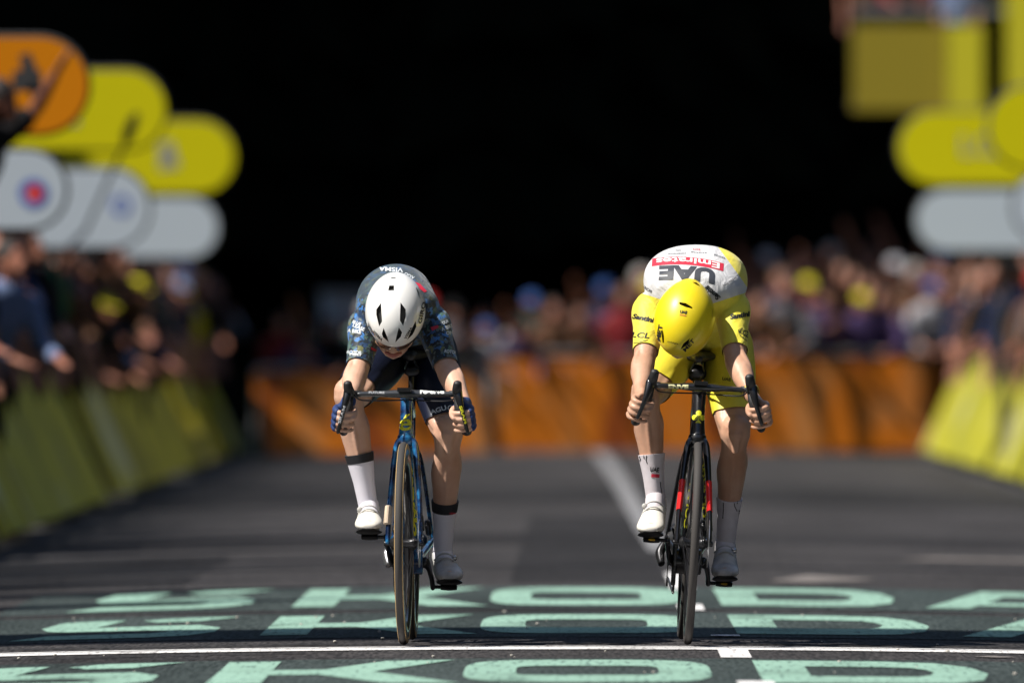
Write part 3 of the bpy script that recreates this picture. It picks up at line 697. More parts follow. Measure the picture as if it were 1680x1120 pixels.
def bike(cfg):
    root = empty('bicycle', cfg['loc'], (0, cfg['lean'], cfg['yaw'])); tag(root, cfg['label'], 'bicycle')
    root.rotation_mode = 'XYZ'
    bpy.context.view_layer.update()
    fr, acc = cfg['frame'], cfg
    axle = V(0, 0, .34); hb = V(0, .150, .70); axd = V(0, .306, 1).normalized(); top = hb + axd * .15
    S = Matrix.Translation(hb) @ Matrix.Rotation(cfg['steer'], 4, axd) @ Matrix.Translation(-hb)
    rear = V(0, .98, .34); bb = V(0, .59, .27)
    # frame
    g = G()
    g.loft([(hb - axd * .005, .027, .036), (hb + axd * .05, .022, .032), (hb + axd * .10, .0215, .030), (top, .0235, .027)], n=24, sub=4, cap=.15)
    g.loft([(hb + V(0, .0, .02), .020, .03), (V(0, .30, .545), .026, .032), (bb + V(0, -.03, .03), .034, .034)], n=20, sub=4, cap=.5)
    g.loft([(top - axd * .03, .02, .022), (V(0, .45, .80), .017, .019), (V(0, .72, .765), .015, .018)], n=18, sub=4, cap=.5)
    g.loft([(bb, .026, .03), (V(0, .66, .50), .015, .028), (V(0, .725, .78), .014, .024)], n=18, sub=4, cap=.5)
    g.loft([(bb + V(-.044, 0, 0), .042, .042), (bb + V(.044, 0, 0), .042, .042)], n=20, sub=1, side=(0, 1, 0), cap=.1)
    for s in (-1, 1):
        g.loft([(bb + V(s * .03, .02, 0), .010, .018), (V(s * .04, .76, .295), .009, .014), (rear + V(s * .068, -.02, 0), .009, .014)], n=12, sub=4, cap=.5)
        g.loft([(V(s * .012, .70, .655), .008, .010), (V(s * .035, .76, .60), .0075, .010), (rear + V(s * .066, 0, .01), .007, .010)], n=12, sub=4, cap=.5)
        g.box(rear + V(s * .068, 0, 0), (.008, .05, .05))
    body = obj('frame', g, fr, root)
    # fork
    g = G()
    g.loft([(hb - axd * .003, .030, .034), (hb - axd * .022, .032, .034), (hb - axd * .035, .026, .026)], n=24, sub=3, side=(1, 0, 0), cap=.2)
    for s in (-1, 1):
        g.loft([(hb + V(s * .014, -.005, -.012), .014, .026), (hb + V(s * .031, -.015, -.042), .0125, .026), (V(s * .043, .085, .56), .010, .024), (V(s * .052, .035, .43), .009, .020), (axle + V(s * .055, .0, .0), .0085, .016)], n=14, sub=5, cap=.6)
    g.xf(S); fork = obj('fork', g, fr, root)
    for s in cfg.get('fork_bands', ()):
        g = G(); g.loft([(V(s * .0442, .0775, .545), .0112, .0248), (V(s * .0482, .057, .487), .0108, .0238), (V(s * .0512, .040, .445), .0104, .0224)], n=14, sub=3, cap=.02); g.xf(S); obj('fork_band', g, mat('red_paint', (.70, .02, .02), .35, coat=.5), fork)
    # wheels
    def wheel(c, M, back):
        g = G(); pr = [(-.009, .318), (-.0135, .314), (-.0145, .300), (-.013, .280), (-.006, .266), (0, .263), (.006, .266), (.013, .280), (.0145, .300), (.0135, .314), (.009, .318)]
        g.lathe(pr, c); g.xf(M); wl = obj('wheel', g, carbon, root)
        g = G(); pr = [(.0140 * math.cos(a), .3260 + .0140 * math.sin(a)) for a in [2 * math.pi * k / 16 for k in range(16)]]; g.lathe(pr, c, 96); g.xf(M)
        ty = obj('tyre', g, rubber, wl)
        if cfg['side']:
            for s in (-1, 1):
                g = G(); a = [R(q) for q in (-40, -20, 0, 18, 30)]; pr = [(s * .0145 * math.cos(q), .3260 + .0145 * math.sin(q)) for q in a]; pr = pr + [(x * .9, r) for x, r in pr[::-1]]; g.lathe(pr, c, 96); g.xf(M); obj('sidewall', g, cfg['side'], wl)
        g = G(); g.loft([(c + V(-.046, 0, 0), .012), (c + V(-.035, 0, 0), .022), (c + V(-.02, 0, 0), .016), (c + V(.02, 0, 0), .016), (c + V(.035, 0, 0), .022), (c + V(.046, 0, 0), .012)], n=18, sub=2, side=(0, 1, 0), cap=.2); g.xf(M); obj('hub', g, blackal, wl)
        for k in range(20):
            a = 2 * math.pi * k / 20; s = -1 if k % 2 else 1; g = G()
            g.tube([c + V(s * .033, .02 * math.cos(a + .9 * s), .02 * math.sin(a + .9 * s)), c + V(0, .266 * math.cos(a), .266 * math.sin(a))], .0011, n=6); g.xf(M); obj('spoke', g, blackal, wl)
        g = G(); x = .052 if not back else .056
        g.lathe([(x - .001, .045), (x + .001, .045), (x + .001, .080), (x - .001, .080)], c, 48); g.xf(M); obj('brake_rotor', g, silver, wl)
        return wl
    wheel(axle, S, False); wheel(rear, Matrix.Identity(4), True)
    g = G(); g.loft([(V(.054, .065, .385), .012, .02), (V(.050, .075, .43), .011, .018)], n=12, sub=1, cap=.4); g.xf(S); obj('brake_caliper', g, blackal, root)
    g = G(); g.loft([(V(.056, .90, .37), .012, .02), (V(.052, .87, .40), .011, .018)], n=12, sub=1, cap=.4); obj('brake_caliper', g, blackal, root)
    g = G(); g.tube([axle + V(-.065, 0, 0), axle + V(.065, 0, 0)], .009, cap=.3); g.xf(S); obj('axle', g, blackal, root)
    # drivetrain (rider's right = picture left)
    ca = cfg['crank']; cs = V(0, math.cos(ca), math.sin(ca)) * .1725
    g = G(); c = bb + V(-.046, 0, 0)
    pr = []
    n = 52; ri, ro = .082, .106; vs = []; b0 = len(g.v)
    for sx in (-.0015, .0015):
        for k in range(n * 2): a = math.pi * k / n; r = ro if k % 2 else ro - .005; vs.append(c + V(sx, r * math.cos(a), r * math.sin(a)))
        for k in range(n * 2): a = math.pi * k / n; vs.append(c + V(sx, ri * math.cos(a), ri * math.sin(a)))
    N = n * 2; fs = []
    for k in range(N):
        k2 = (k + 1) % N
        fs += [(k, k2, N + k2, N + k), (2 * N + k, 3 * N + k, 3 * N + k2, 2 * N + k2), (k, 2 * N + k, 2 * N + k2, k2), (N + k, N + k2, 3 * N + k2, 3 * N + k)]
    g.add(vs, fs)
    for k in range(4): a = ca + R(45 + 90 * k); g.tube([c, c + V(0, .086 * math.cos(a), .086 * math.sin(a))], .008, n=8)
    cr = obj('chainring', g, blackal, root)
    pedals = {}
    for s, e in ((-1, cs), (1, -cs)):
        g = G(); x0 = s * .062
        g.loft([(bb + V(s * .05, 0, 0), .02, .014), (bb + V(x0, 0, 0) + e * .12, .017, .010), (bb + V(s * .072, 0, 0) + e * .6, .012, .008), (bb + V(s * .076, 0, 0) + e, .013, .009)], n=14, sub=3, side=(0, 0, 1) if abs(e.z) < .1 else (0, -e.z, e.y), cap=.7)
        ck = obj('crank_arm', g, carbon, root)
        p = bb + V(s * .078, 0, 0) + e; pc = p + V(s * .052, 0, 0); pedals[s] = root.matrix_world @ pc
        g = G(); g.tube([p, p + V(s * .05, 0, 0)], .006); g.loft([(pc + V(-.026, 0, 0), .034, .010), (pc + V(.0, 0, 0), .042, .012), (pc + V(.026, 0, 0), .034, .010)], n=14, sub=2, side=(0, 1, 0), cap=.3)
        pd = obj('pedal', g, blackal, root)
        if cfg.get('pedal_dot'): g = G(); g.ell(pc + V(0, -.040, 0), (.012, .004, .005), n=12, m=8); obj('pedal_plate', g, mat('gold_plate', (.55, .33, .03), .4, metal=.4), pd)
    def path(pts, r, name, m, par=root):
        g = G(); g.tube(pts, r, n=8, sub=4, cap=.3); return obj(name, g, m, par)
    cc = rear + V(-.050, 0, 0)
    path([c + V(0, 0, .107), cc + V(0, 0, .045)], .0042, 'chain', chainm)
    arc = [c + V(0, .106 * math.cos(R(q)), .106 * math.sin(R(q))) for q in range(90, 275, 20)]
    path(arc + [rear + V(-.056, -.02, -.135)], .0042, 'chain', chainm)
    g = G()
    for k in range(9): r = .055 - k * .0035; g.lathe([(-.042 - k * .0035, r - .01), (-.0405 - k * .0035, r - .01), (-.0405 - k * .0035, r), (-.042 - k * .0035, r)], rear, 40)
    obj('cassette', g, silver, root)
    g = G(); g.loft([(rear + V(-.075, .01, -.02), .014, .018), (rear + V(-.088, -.005, -.05), .016, .02), (rear + V(-.082, -.03, -.085), .012, .016)], n=12, sub=3, cap=.6)
    rd = obj('rear_derailleur', g, cfg['mech'], root)
    g = G(); g.box(rear + V(-.060, -.02, -.11), (.003, .022, .085)); obj('cage', g, blackal, rd)
    for z in (-.075, -.145): g = G(); g.lathe([(-.062, .002), (-.056, .002), (-.056, .017), (-.062, .017)], rear + V(0, -.02, z), 24); obj('jockey_wheel', g, blackal, rd)
    g = G(); g.loft([(V(-.04, .66, .355), .012, .02), (V(-.052, .64, .385), .010, .02)], n=12, sub=1, cap=.5); obj('front_derailleur', g, blackal, root)
    # seatpost and saddle
    sp = cfg['saddle_z']
    g = G(); g.loft([(V(0, .722, .76), .0125, .021), (V(0, .745, sp - .065), .0125, .020)], n=16, sub=1, cap=.2); obj('seatpost', g, carbon, root)
    g = G(); y0 = .74
    g.loft([(V(0, y0 - .17, sp - .012), .014, .012), (V(0, y0 - .12, sp - .006), .022, .016), (V(0, y0 - .03, sp - .006), .032, .018), (V(0, y0 + .04, sp - .002), .062, .018), (V(0, y0 + .09, sp + .004), .074, .017), (V(0, y0 + .12, sp + .004), .060, .012)], n=24, sub=5, side=(1, 0, 0), cap=.5)
    sd = obj('saddle', g, mat('saddle_cover', (.014, .014, .015), .5), root)
    for s in (-1, 1): path([V(s * .012, y0 - .15, sp - .025), V(s * .022, y0 - .06, sp - .048), V(s * .022, y0 + .02, sp - .048), V(s * .028, y0 + .08, sp - .018)], .0035, 'saddle_rail', blackal, sd)
    g = G(); g.loft([(V(0, .715, sp - .062), .026, .016), (V(0, .765, sp - .056), .026, .016)], n=14, sub=1, side=(1, 0, 0), cap=.4); obj('saddle_clamp', g, blackal, root)
    if cfg.get('tail_box'):
        g = G(); g.loft([(V(0, .775, sp - .06), .034, .03), (V(0, .83, sp - .06), .030, .03)], n=18, sub=1, cap=.4); obj('seat_bracket', g, blackal, root)
    # bottle on the down tube
    g = G(); a0, a1 = V(0, .335, .56), V(0, .475, .435); g.loft([(a0, .030), (a0.lerp(a1, .2), .036), (a0.lerp(a1, .8), .036), (a1, .033)], n=18, sub=2, cap=.3); bt = obj('bottle', g, cfg['bottle'], root)
    path([V(0, .33, .505), V(.038, .40, .50), V(0, .46, .41)], .004, 'bottle_cage', blackal)
    # handlebar
    hx, tx, bz, by = cfg['hx'], cfg['tx'], cfg['bz'], .085
    dx = hx + cfg.get('flare', .02)
    g = G(); st = top + axd * .005
    g.loft([(st - axd * .01, .021, .024), (st + axd * (bz - st.z) * .8, .019, .022)], n=18, sub=1, cap=.4)
    g.loft([(V(0, st.y + .015, bz - .012), .020, .020), (V(0, by + .045, bz - .004), .018, .016), (V(0, by, bz), .020, .015)], n=18, sub=3, cap=.5); g.xf(S); stem = obj('stem', g, cfg.get('barm', carbon), root)
    g = G(); g.loft([(V(-hx + .02, by - .005, bz - .001), .016, .0095), (V(-hx * .5, by, bz), .018, .0095), (V(-.03, by, bz), .019, .014), (V(.03, by, bz), .019, .014), (V(hx * .5, by, bz), .018, .0095), (V(hx - .02, by - .005, bz - .001), .016, .0095)], n=18, sub=4, side=(0, 1, 0), cap=.3); g.xf(S)
    bar = obj('handlebar', g, cfg.get('barm', carbon), root)
    grips = {}
    for s in (-1, 1):
        P = [V(s * (hx - .03), by - .004, bz), V(s * (hx - .006), by - .018, bz), V(s * hx, .03, bz - .004), V(s * (hx + .003), -.005, bz - .018), V(s * (hx * .7 + dx * .3), -.020, bz - .05), V(s * dx, -.014, bz - .09), V(s * (dx + .004), .016, bz - .118), V(s * (dx + .008), .07, bz - .126), V(s * (dx + .010), .12, bz - .126)]
        g = G(); g.tube(P, [.011, .0125, .0145, .0145, .0145, .0145, .0145, .0145, .0140], n=14, sub=4, cap=.5); g.xf(S); dr = obj('drop_grip', g, tape, root)
        hh = cfg['hood_h']; kx = cfg['kx']
        g = G(); g.loft([(V(s * hx, .02, bz + .002), .016, .017), (V(s * (hx - .000), -.025, bz + .008), .0165, .018), (V(s * (hx + kx * .5), -.058, bz + hh * .5), .0165, .018), (V(s * (hx + kx), -.070, bz + hh), .0145, .0135)], n=16, sub=4, side=(1, 0, 0), cap=.8); g.xf(S)
        hd = obj('brake_hood', g, hoodm, root)
        g = G(); g.loft([(V(s * (hx + .004), -.050, bz + .008), .015, .016), (V(s * (hx + .010), -.062, bz - .022), .0125, .012), (V(s * (hx * .45 + tx * .55), -.068, bz - .062), .0080, .009), (V(s * tx, -.060, bz - cfg['lev']), .0062, .007)], n=14, sub=4, side=(1, 0, 0), cap=.8); g.xf(S)
        lv = obj('brake_lever', g, cfg.get('levm', carbon), root)
        grips[s] = (root.matrix_world @ (S @ V(s * (hx * .35 + dx * .65), -.020, bz - .062)), root.matrix_world @ (S @ V(s * dx, -.008, bz - .105)))
        path([V(s * (hx - .01), -.02, bz - .004), V(s * (hx - .035), .03, bz - .022), V(s * .05, .10, bz - .022), V(0, .16, bz - .02)], .0025, 'brake_hose', blackal)
        cfg.setdefault('lv', {})[s] = lv
    g = G(); g.box(V(0, by - .045, bz + .014), (.045, .06, .014)); g.xf(S); obj('bike_computer', g, blackal, root)
    cfg.update(root=root, body=body, fork=fork, bar=bar, stem=stem, pedals=pedals, grips=grips, M=root.matrix_world.copy(), S=S)
    return root
def bike_decal(name, shape, fn, target, m, step=3.0):
    """print laid on one bicycle part, kept in the bicycle's own coordinates"""
    M = target.parent.matrix_world
    bv = BVHTree.FromPolygons([M @ v.co for v in target.data.vertices], [tuple(p.vertices) for p in target.data.polygons])
    o = decal(name, shape, fn, bv, m, target, V(0, 0, 0), .0012, step)
    o.data.transform(M.inverted()); return o

B1 = dict(loc=(-.594, 52.0, crown(-.594) + .005), lean=R(.4), yaw=R(-1.1), steer=R(-1.5), frame=blue_fr, side=tan_m, crank=R(150), mech=silver, saddle_z=.975, label='blue bicycle with tan tyre sidewalls under the rider in the white helmet',
          bottle=mat('white_bottle', (.6, .55, .5), .5), hx=.180, tx=.217, bz=.840, flare=.018, hood_h=.034, kx=.004, lev=.128, barm=mat('grey_carbon', (.035, .038, .045), .35, coat=.4))
B2 = dict(loc=(.357, 52.0, crown(.357) + .005), lean=R(3.0), yaw=R(.85), steer=R(0), frame=carbon, side=None, crank=R(156), mech=blackal, saddle_z=.968, label='black bicycle with red fork bands under the rider in yellow', tail_box=True, pedal_dot=True,
          bottle=mat('black_bottle', (.03, .03, .03), .4), hx=.168, tx=.208, bz=.862, flare=.034, hood_h=.042, kx=-.010, lev=.112, fork_bands=(-1, 1))
bike(B1); bike(B2)
# writing and badges on the bicycles
bike_decal('badge_letter', text2d('é', .02, shear=.15), place(664.5, 693, 19, 27, -4), B1['body'], yel_t)
def clover():
    P = [disc(0, .28, .2), disc(-.27, -.04, .2), disc(.27, -.04, .2), [(-.07, .15), (.07, .15), (.05, -.2), (.22, -.42), (-.22, -.42), (-.05, -.2)]]
    v = []; f = []
    for q in P: f.append(tuple(range(len(v), len(v) + len(q)))); v += q
    return np.array(v), f
bike_decal('badge', clover(), place(1146, 684, 22, 23, 3), B2['body'], yel_t, 2)
bike_decal('lettering', text2d('COLNAGO', .03), place(1133, 808, 118, 7, -82), B2['body'], yel_t, 2)
bike_decal('lettering', text2d('COLNAGO', .03), place(1154, 806, 118, 7, -92), B2['body'], yel_t, 2)
bike_decal('lettering', text2d('cervélo', .05), place(677.5, 820, 118, 9, 86), B1['body'], yel_t, 2)
bike_decal('lettering', text2d('ENVE', .06), place(1113, 634, 33, 6, 1), B2['bar'], cream_t, 2)
bike_decal('lettering', text2d('vision', .05), place(1149, 637, 18, 4, 1), B2['stem'], whitet, 2)
bike_decal('lettering', text2d('reserve', .06), place(709, 643, 40, 6, 0), B1['bar'], whitet, 2)
bike_decal('lettering', text2d('FUTURE', .03), place(618, 644, 26, 3.5, 1), B1['bar'], mat('grey_print_light', (.35, .36, .38), .5), 2)
bike_decal('lettering', text2d('SRAM', .03), place(561, 680, 30, 4.5, -72), B1['lv'][-1], mat('grey_print_light', (.35, .36, .38), .5), 2)
bike_decal('lettering', text2d('SRAM', .03), place(760, 680, 30, 4.5, 72), B1['lv'][1], yel_t, 2)
# transponder on the left bicycle's fork
g = G(); g.loft([(V(-.053, .030, .462), .012, .026), (V(-.057, .018, .405), .013, .026)], n=14, sub=2, cap=.3); g.xf(B1['S']); obj('transponder', g, mat('cream_plastic', (.62, .50, .38), .5), B1['root'])
#@@PART4
# ------------------------------------------------------------------ riders
skin_a = mat('pale_skin', (.66, .42, .31), .45, spec=.45, sss=.06, bump=(26, .5, .004), var=(14, (.56, .31, .21), .5))
skin_b = mat('tanned_skin', (.58, .35, .245), .45, spec=.45, sss=.06, bump=(26, .5, .004), var=(14, (.46, .24, .15), .5))
lips_m = mat('lips', (.50, .16, .13), .4); eye_m = mat('eye_white', (.7, .68, .65), .3); hairb = mat('rider_hair', (.05, .03, .015), .7, bump=(200, .6, .003))
def camo_cloth():
    m = mat('camouflage_lycra', (.02, .04, .08), .55, spec=.3, sheen=.2); t, b = nodes(m); tc = t.nodes.new('ShaderNodeTexCoord')
    vo = t.nodes.new('ShaderNodeTexVoronoi'); vo.inputs['Scale'].default_value = 62; nd = noise(t, tc, 30, 3); mv = t.nodes.new('ShaderNodeMix'); mv.data_type = 'RGBA'; mv.inputs[0].default_value = .05; t.links.new(tc.outputs['Object'], mv.inputs[6]); t.links.new(nd.outputs['Color'], mv.inputs[7]); t.links.new(mv.outputs[2], vo.inputs['Vector']); sp_ = t.nodes.new('ShaderNodeSeparateColor'); t.links.new(vo.outputs['Color'], sp_.inputs[0]); n2 = noise(t, tc, 60, 3); 
    r1 = ramp(t, sp_.outputs[0], [(0, (.006, .012, .02)), (.26, (.015, .05, .13)), (.42, (.04, .17, .46)), (.54, (.008, .022, .035)), (.70, (.05, .12, .10)), (.82, (.14, .15, .06)), (.90, (.03, .10, .24))]); r1.color_ramp.interpolation = 'CONSTANT'
    for e in r1.color_ramp.elements: pass
    r2 = ramp(t, n2.outputs[0], [(.56, (0, 0, 0)), (.60, (1, 1, 1))])
    sep = t.nodes.new('ShaderNodeSeparateXYZ'); t.links.new(tc.outputs['Object'], sep.inputs[0])
    c = mix(t, r1.outputs[0], (.10, .13, .13), r2.outputs[0])
    # the yoke and the back panel are plain slate
    mr = t.nodes.new('ShaderNodeMapRange'); mr.inputs[1].default_value = 1.13; mr.inputs[2].default_value = 1.19; t.links.new(sep.outputs[2], mr.inputs[0])
    c2 = mix(t, c, mix(t, (.045, .065, .085), r1.outputs[0], .25), mr.outputs[0]); t.links.new(c2, b.inputs['Base Color'])
    n3 = noise(t, tc, 15, 5, (1, .45, .8)); n3.inputs['Distortion'].default_value = 1.2; bp = t.nodes.new('ShaderNodeBump'); bp.inputs['Strength'].default_value = .8; bp.inputs['Distance'].default_value = .013
    t.links.new(n3.outputs[0], bp.inputs['Height']); t.links.new(bp.outputs[0], b.inputs['Normal']); return m
def yellowj():
    m = mat('yellow_lycra', (.80, .69, .06), .55, spec=.3, sheen=.2); t, b = nodes(m); tc = t.nodes.new('ShaderNodeTexCoord')
    sep = t.nodes.new('ShaderNodeSeparateXYZ'); t.links.new(tc.outputs['Object'], sep.inputs[0])
    def mm(op, a, v):
        k = t.nodes.new('ShaderNodeMath'); k.operation = op
        for i, q in enumerate((a, v)):
            if isinstance(q, (int, float)): k.inputs[i].default_value = q
            else: t.links.new(q, k.inputs[i])
        return k.outputs[0]
    X, Y, Z = sep.outputs
    # grey-white back panel: above a line, between two side seams
    low = mm('GREATER_THAN', Z, mm('ADD', 1.125, mm('MULTIPLY', mm('ABSOLUTE', mm('SUBTRACT', X, .02), 0), .33)))
    s1 = mm('LESS_THAN', X, mm('ADD', .124, mm('MULTIPLY', mm('SUBTRACT', 1.313, Z), .72)))
    s2 = mm('GREATER_THAN', X, mm('SUBTRACT', -.075, mm('MULTIPLY', mm('SUBTRACT', 1.337, Z), 1.6)))
    side = mm('MULTIPLY', s1, s2)
    back = mm('LESS_THAN', Y, .18)
    mask = mm('MULTIPLY', mm('MULTIPLY', low, side), back)
    c = mix(t, (.80, .69, .06), (.60, .60, .62), mask); t.links.new(c, b.inputs['Base Color'])
    n3 = noise(t, tc, 15, 5, (1, .45, .8)); n3.inputs['Distortion'].default_value = 1.2; bp = t.nodes.new('ShaderNodeBump'); bp.inputs['Strength'].default_value = .8; bp.inputs['Distance'].default_value = .013
    t.links.new(n3.outputs[0], bp.inputs['Height']); t.links.new(bp.outputs[0], b.inputs['Normal']); return m
CAMO, YJ = camo_cloth(), yellowj()
navy_l = mat('navy_lycra', (.008, .011, .028), .5, spec=.35, bump=(28, .4, .004)); blue_g = mat('blue_glove_knit', (.012, .035, .13), .7, bump=(300, .4, .001))
yel_l = mat('yellow_shorts_lycra', (.78, .66, .05), .55, bump=(26, .4, .004))
sock_w = mat('white_sock_knit', (.74, .72, .80), .8, bump=(220, .4, .001)); sock_s = mat('spattered_sock_knit', (.64, .60, .64), .8, var=(40, (.60, .55, .58), .3))
sock_k = mat('black_sock_cuff', (.014, .014, .018), .7); shoe_m = mat('white_shoe', (.78, .75, .68), .4, spec=.5, bump=(50, .3, .002)); sole_m = mat('black_sole', (.012, .012, .013), .4)
shoe_shade = mat('white_shoe_shade', (.66, .64, .62), .45, bump=(50, .3, .002), var=(22, (.34, .34, .35), .35))  # duller copy of the white shoe; picture-right foot's shade put into colour
helm_w = mat('white_helmet_shell', (.86, .85, .83), .22, spec=.5, coat=.4); helm_y = mat('yellow_helmet_shell', (.82, .64, .012), .40, spec=.5, coat=.25)
liner = mat('helmet_liner', (.01, .01, .01), .8); lens_m = mat('brown_mirror_lens', (.10, .04, .02), .08, spec=.9, coat=1.0); gold = mat('bracelet_yellow', (.5, .38, .05), .4)

def hand_parts(g0, g1, top, ctr, s, wrist, glove=None):
    """fist round the drop: fingers stacked down the bar, tips turning inwards; s = +1 when outward is +X"""
    a = (top - ctr).normalized(); o = V(s, 0, 0); o = (o - a * o.dot(a)).normalized(); f = V(0, -1, 0); f = (f - a * f.dot(a)).normalized()
    c = (top + ctr) / 2
    def P(x, y, z): return c + o * x + f * y + a * z
    L = [.0, .004, .001, -.007]; rr = [.0088, .0090, .0086, .0076]
    for i in range(4):
        z = .030 - i * .0195; k = L[i]; r = rr[i]; dz = -.004 * i * .3
        prox = [(P(.033, -.020, z * 1.02), r * 1.15), (P(.037, .006 + k, z), r * 1.12), (P(.031, .029 + k, z + dz), r * 1.06)]
        dist = [(P(.031, .029 + k, z + dz), r * 1.04), (P(.016, .0385 + k, z + dz), r), (P(-.006, .036 + k * .6, z + dz), r * .98), (P(-.022, .022, z + dz), r * .92), (P(-.028, .010, z + dz), r * .82)]
        g0.loft(prox, n=10, sub=3); g0.loft(dist, n=10, sub=3)
        if g1: g1.loft(prox, n=10, sub=3, inf=.0022)
    # palm
    wr = wrist
    for g, inf in ((g0, 0), (g1, .0022)):
        if not g: continue
        g.loft([(P(.024, -.014, .004), .016, .040), (P(.019, -.034, .008), .018, .040), (P(.014, -.052, .014), .018, .036), (wr.lerp(P(.012, -.055, .016), .35), .021, .026), (wr, .0235, .024)], n=18, sub=4, side=tuple(o), inf=inf)
        g.loft([(P(.012, -.048, .020), .017), (P(-.012, -.030, .030), .0145)], n=12, sub=1, inf=inf)
    g0.loft([(P(.004, -.044, .024), .015), (P(-.019, -.024, .032), .0120), (P(-.029, -.001, .028), .0102), (P(-.030, .020, .020), .0092), (P(-.026, .032, .014), .0078)], n=12, sub=4)
    return P
def head_parts(g, C, n, u, x):
    M = Matrix((x, -n, u)).transposed()      # local axes: X right, -Y nose, Z crown
    def P(a, b2, c): return C + x * a + n * b2 + u * c
    g.ell(P(0, -.01, .02), (.076, .098, .098), M); g.ell(P(0, .030, -.045), (.060, .062, .072), M)
    g.loft([(P(-.035, .03, -.095), .022, .02), (P(0, .058, -.108), .024, .022), (P(.035, .03, -.095), .022, .02)], n=12, sub=3, side=tuple(u))
    g.loft([(P(0, .088, .005), .010, .012), (P(0, .106, -.028), .014, .016), (P(0, .104, -.042), .017, .012)], n=12, sub=3, side=tuple(x))
    for s in (-1, 1):
        g.ell(P(s * .079, -.01, -.022), (.009, .022, .034), M, n=14, m=10)
        g.ell(P(s * .030, .080, .014), (.028, .014, .010), M, n=12, m=8); g.ell(P(s * .038, .066, -.038), (.026, .022, .024), M, n=12, m=8)
    g.ell(P(0, .080, -.072), (.030, .016, .018), M, n=14, m=10)
    return P, M
def helmet(name, C, n, u, x, tilt, axes, m, liner_m, vents, body, off, tail=0):
    c0 = C + u * .022
    M = Matrix((x, -n, u)).transposed()
    ax, an, au = axes
    def shell(g, k, dn):
        rings = []
        for i in range(1, 30):
            th = math.pi * i / 30; rr = []
            for j in range(60):
                ph = 2 * math.pi * j / 60
                p = Vector((ax * math.sin(th) * math.cos(ph), an * math.sin(th) * math.sin(ph), au * math.cos(th)))
                if p.z < 0: p.z *= .30; p.x *= 1 + .9 * p.z; p.y *= 1 + .9 * p.z
                if p.y > 0: p.x *= 1 - tail * (p.y / an) ** 2; p.z *= 1 - .12 * (p.y / an) ** 2
                p *= k
                # shallow sculpted ridges along the shell
                rr.append(c0 + M @ p)
            rings.append(rr)
        g.rings(rings[::-1])
    g = G(); shell(g, 1, 0); me = g.mesh(name)
    bv = BVHTree.FromPolygons([v.co.copy() for v in me.vertices], [tuple(p.vertices) for p in me.polygons])
    cut = G()
    gi = G(); shell(gi, .90, 0); cut.v += gi.v; 
    cutters = G()
    for P in vents:
        pts = []
        ctr = Vector((sum(p[0] for p in P) / len(P), sum(p[1] for p in P) / len(P)))
        fr, bk = [], []
        for (px, py) in P:
            d = (W(px, py) - CAM).normalized(); h, nn, i, _ = bv.ray_cast(CAM, d)
            if h is None: fr = None; break
            q = W(ctr[0] + (px - ctr[0]) * .8, ctr[1] + (py - ctr[1]) * .8); d2 = (q - CAM).normalized()
            fr.append(h - d * .012); bk.append(h + d * .024)
        if fr: cutters.rings([fr, bk])
    mc = cutters.mesh('c'); oc = bpy.data.objects.new('c', mc); COL.objects.link(oc)
    def bo(o):
        s = o.modifiers.new('b', 'BOOLEAN'); s.operation = 'DIFFERENCE'; s.object = oc; s.solver = 'EXACT'
        bv2 = o.modifiers.new('bev', 'BEVEL'); bv2.width = .0012; bv2.segments = 2; bv2.limit_method = 'ANGLE'; bv2.angle_limit = R(50)
    me2 = evaluated(me, [bo]); bpy.data.objects.remove(oc)
    me2.transform(Matrix.Translation(-off)); o = link('helmet', me2, m, body, True, 45)
    # dark liner seen through the vents
    for p in range(1): pass
    g = G(); shell(g, .89, 0); li = obj('helmet_padding', g, liner_m, o, off=off)
    return o, bv
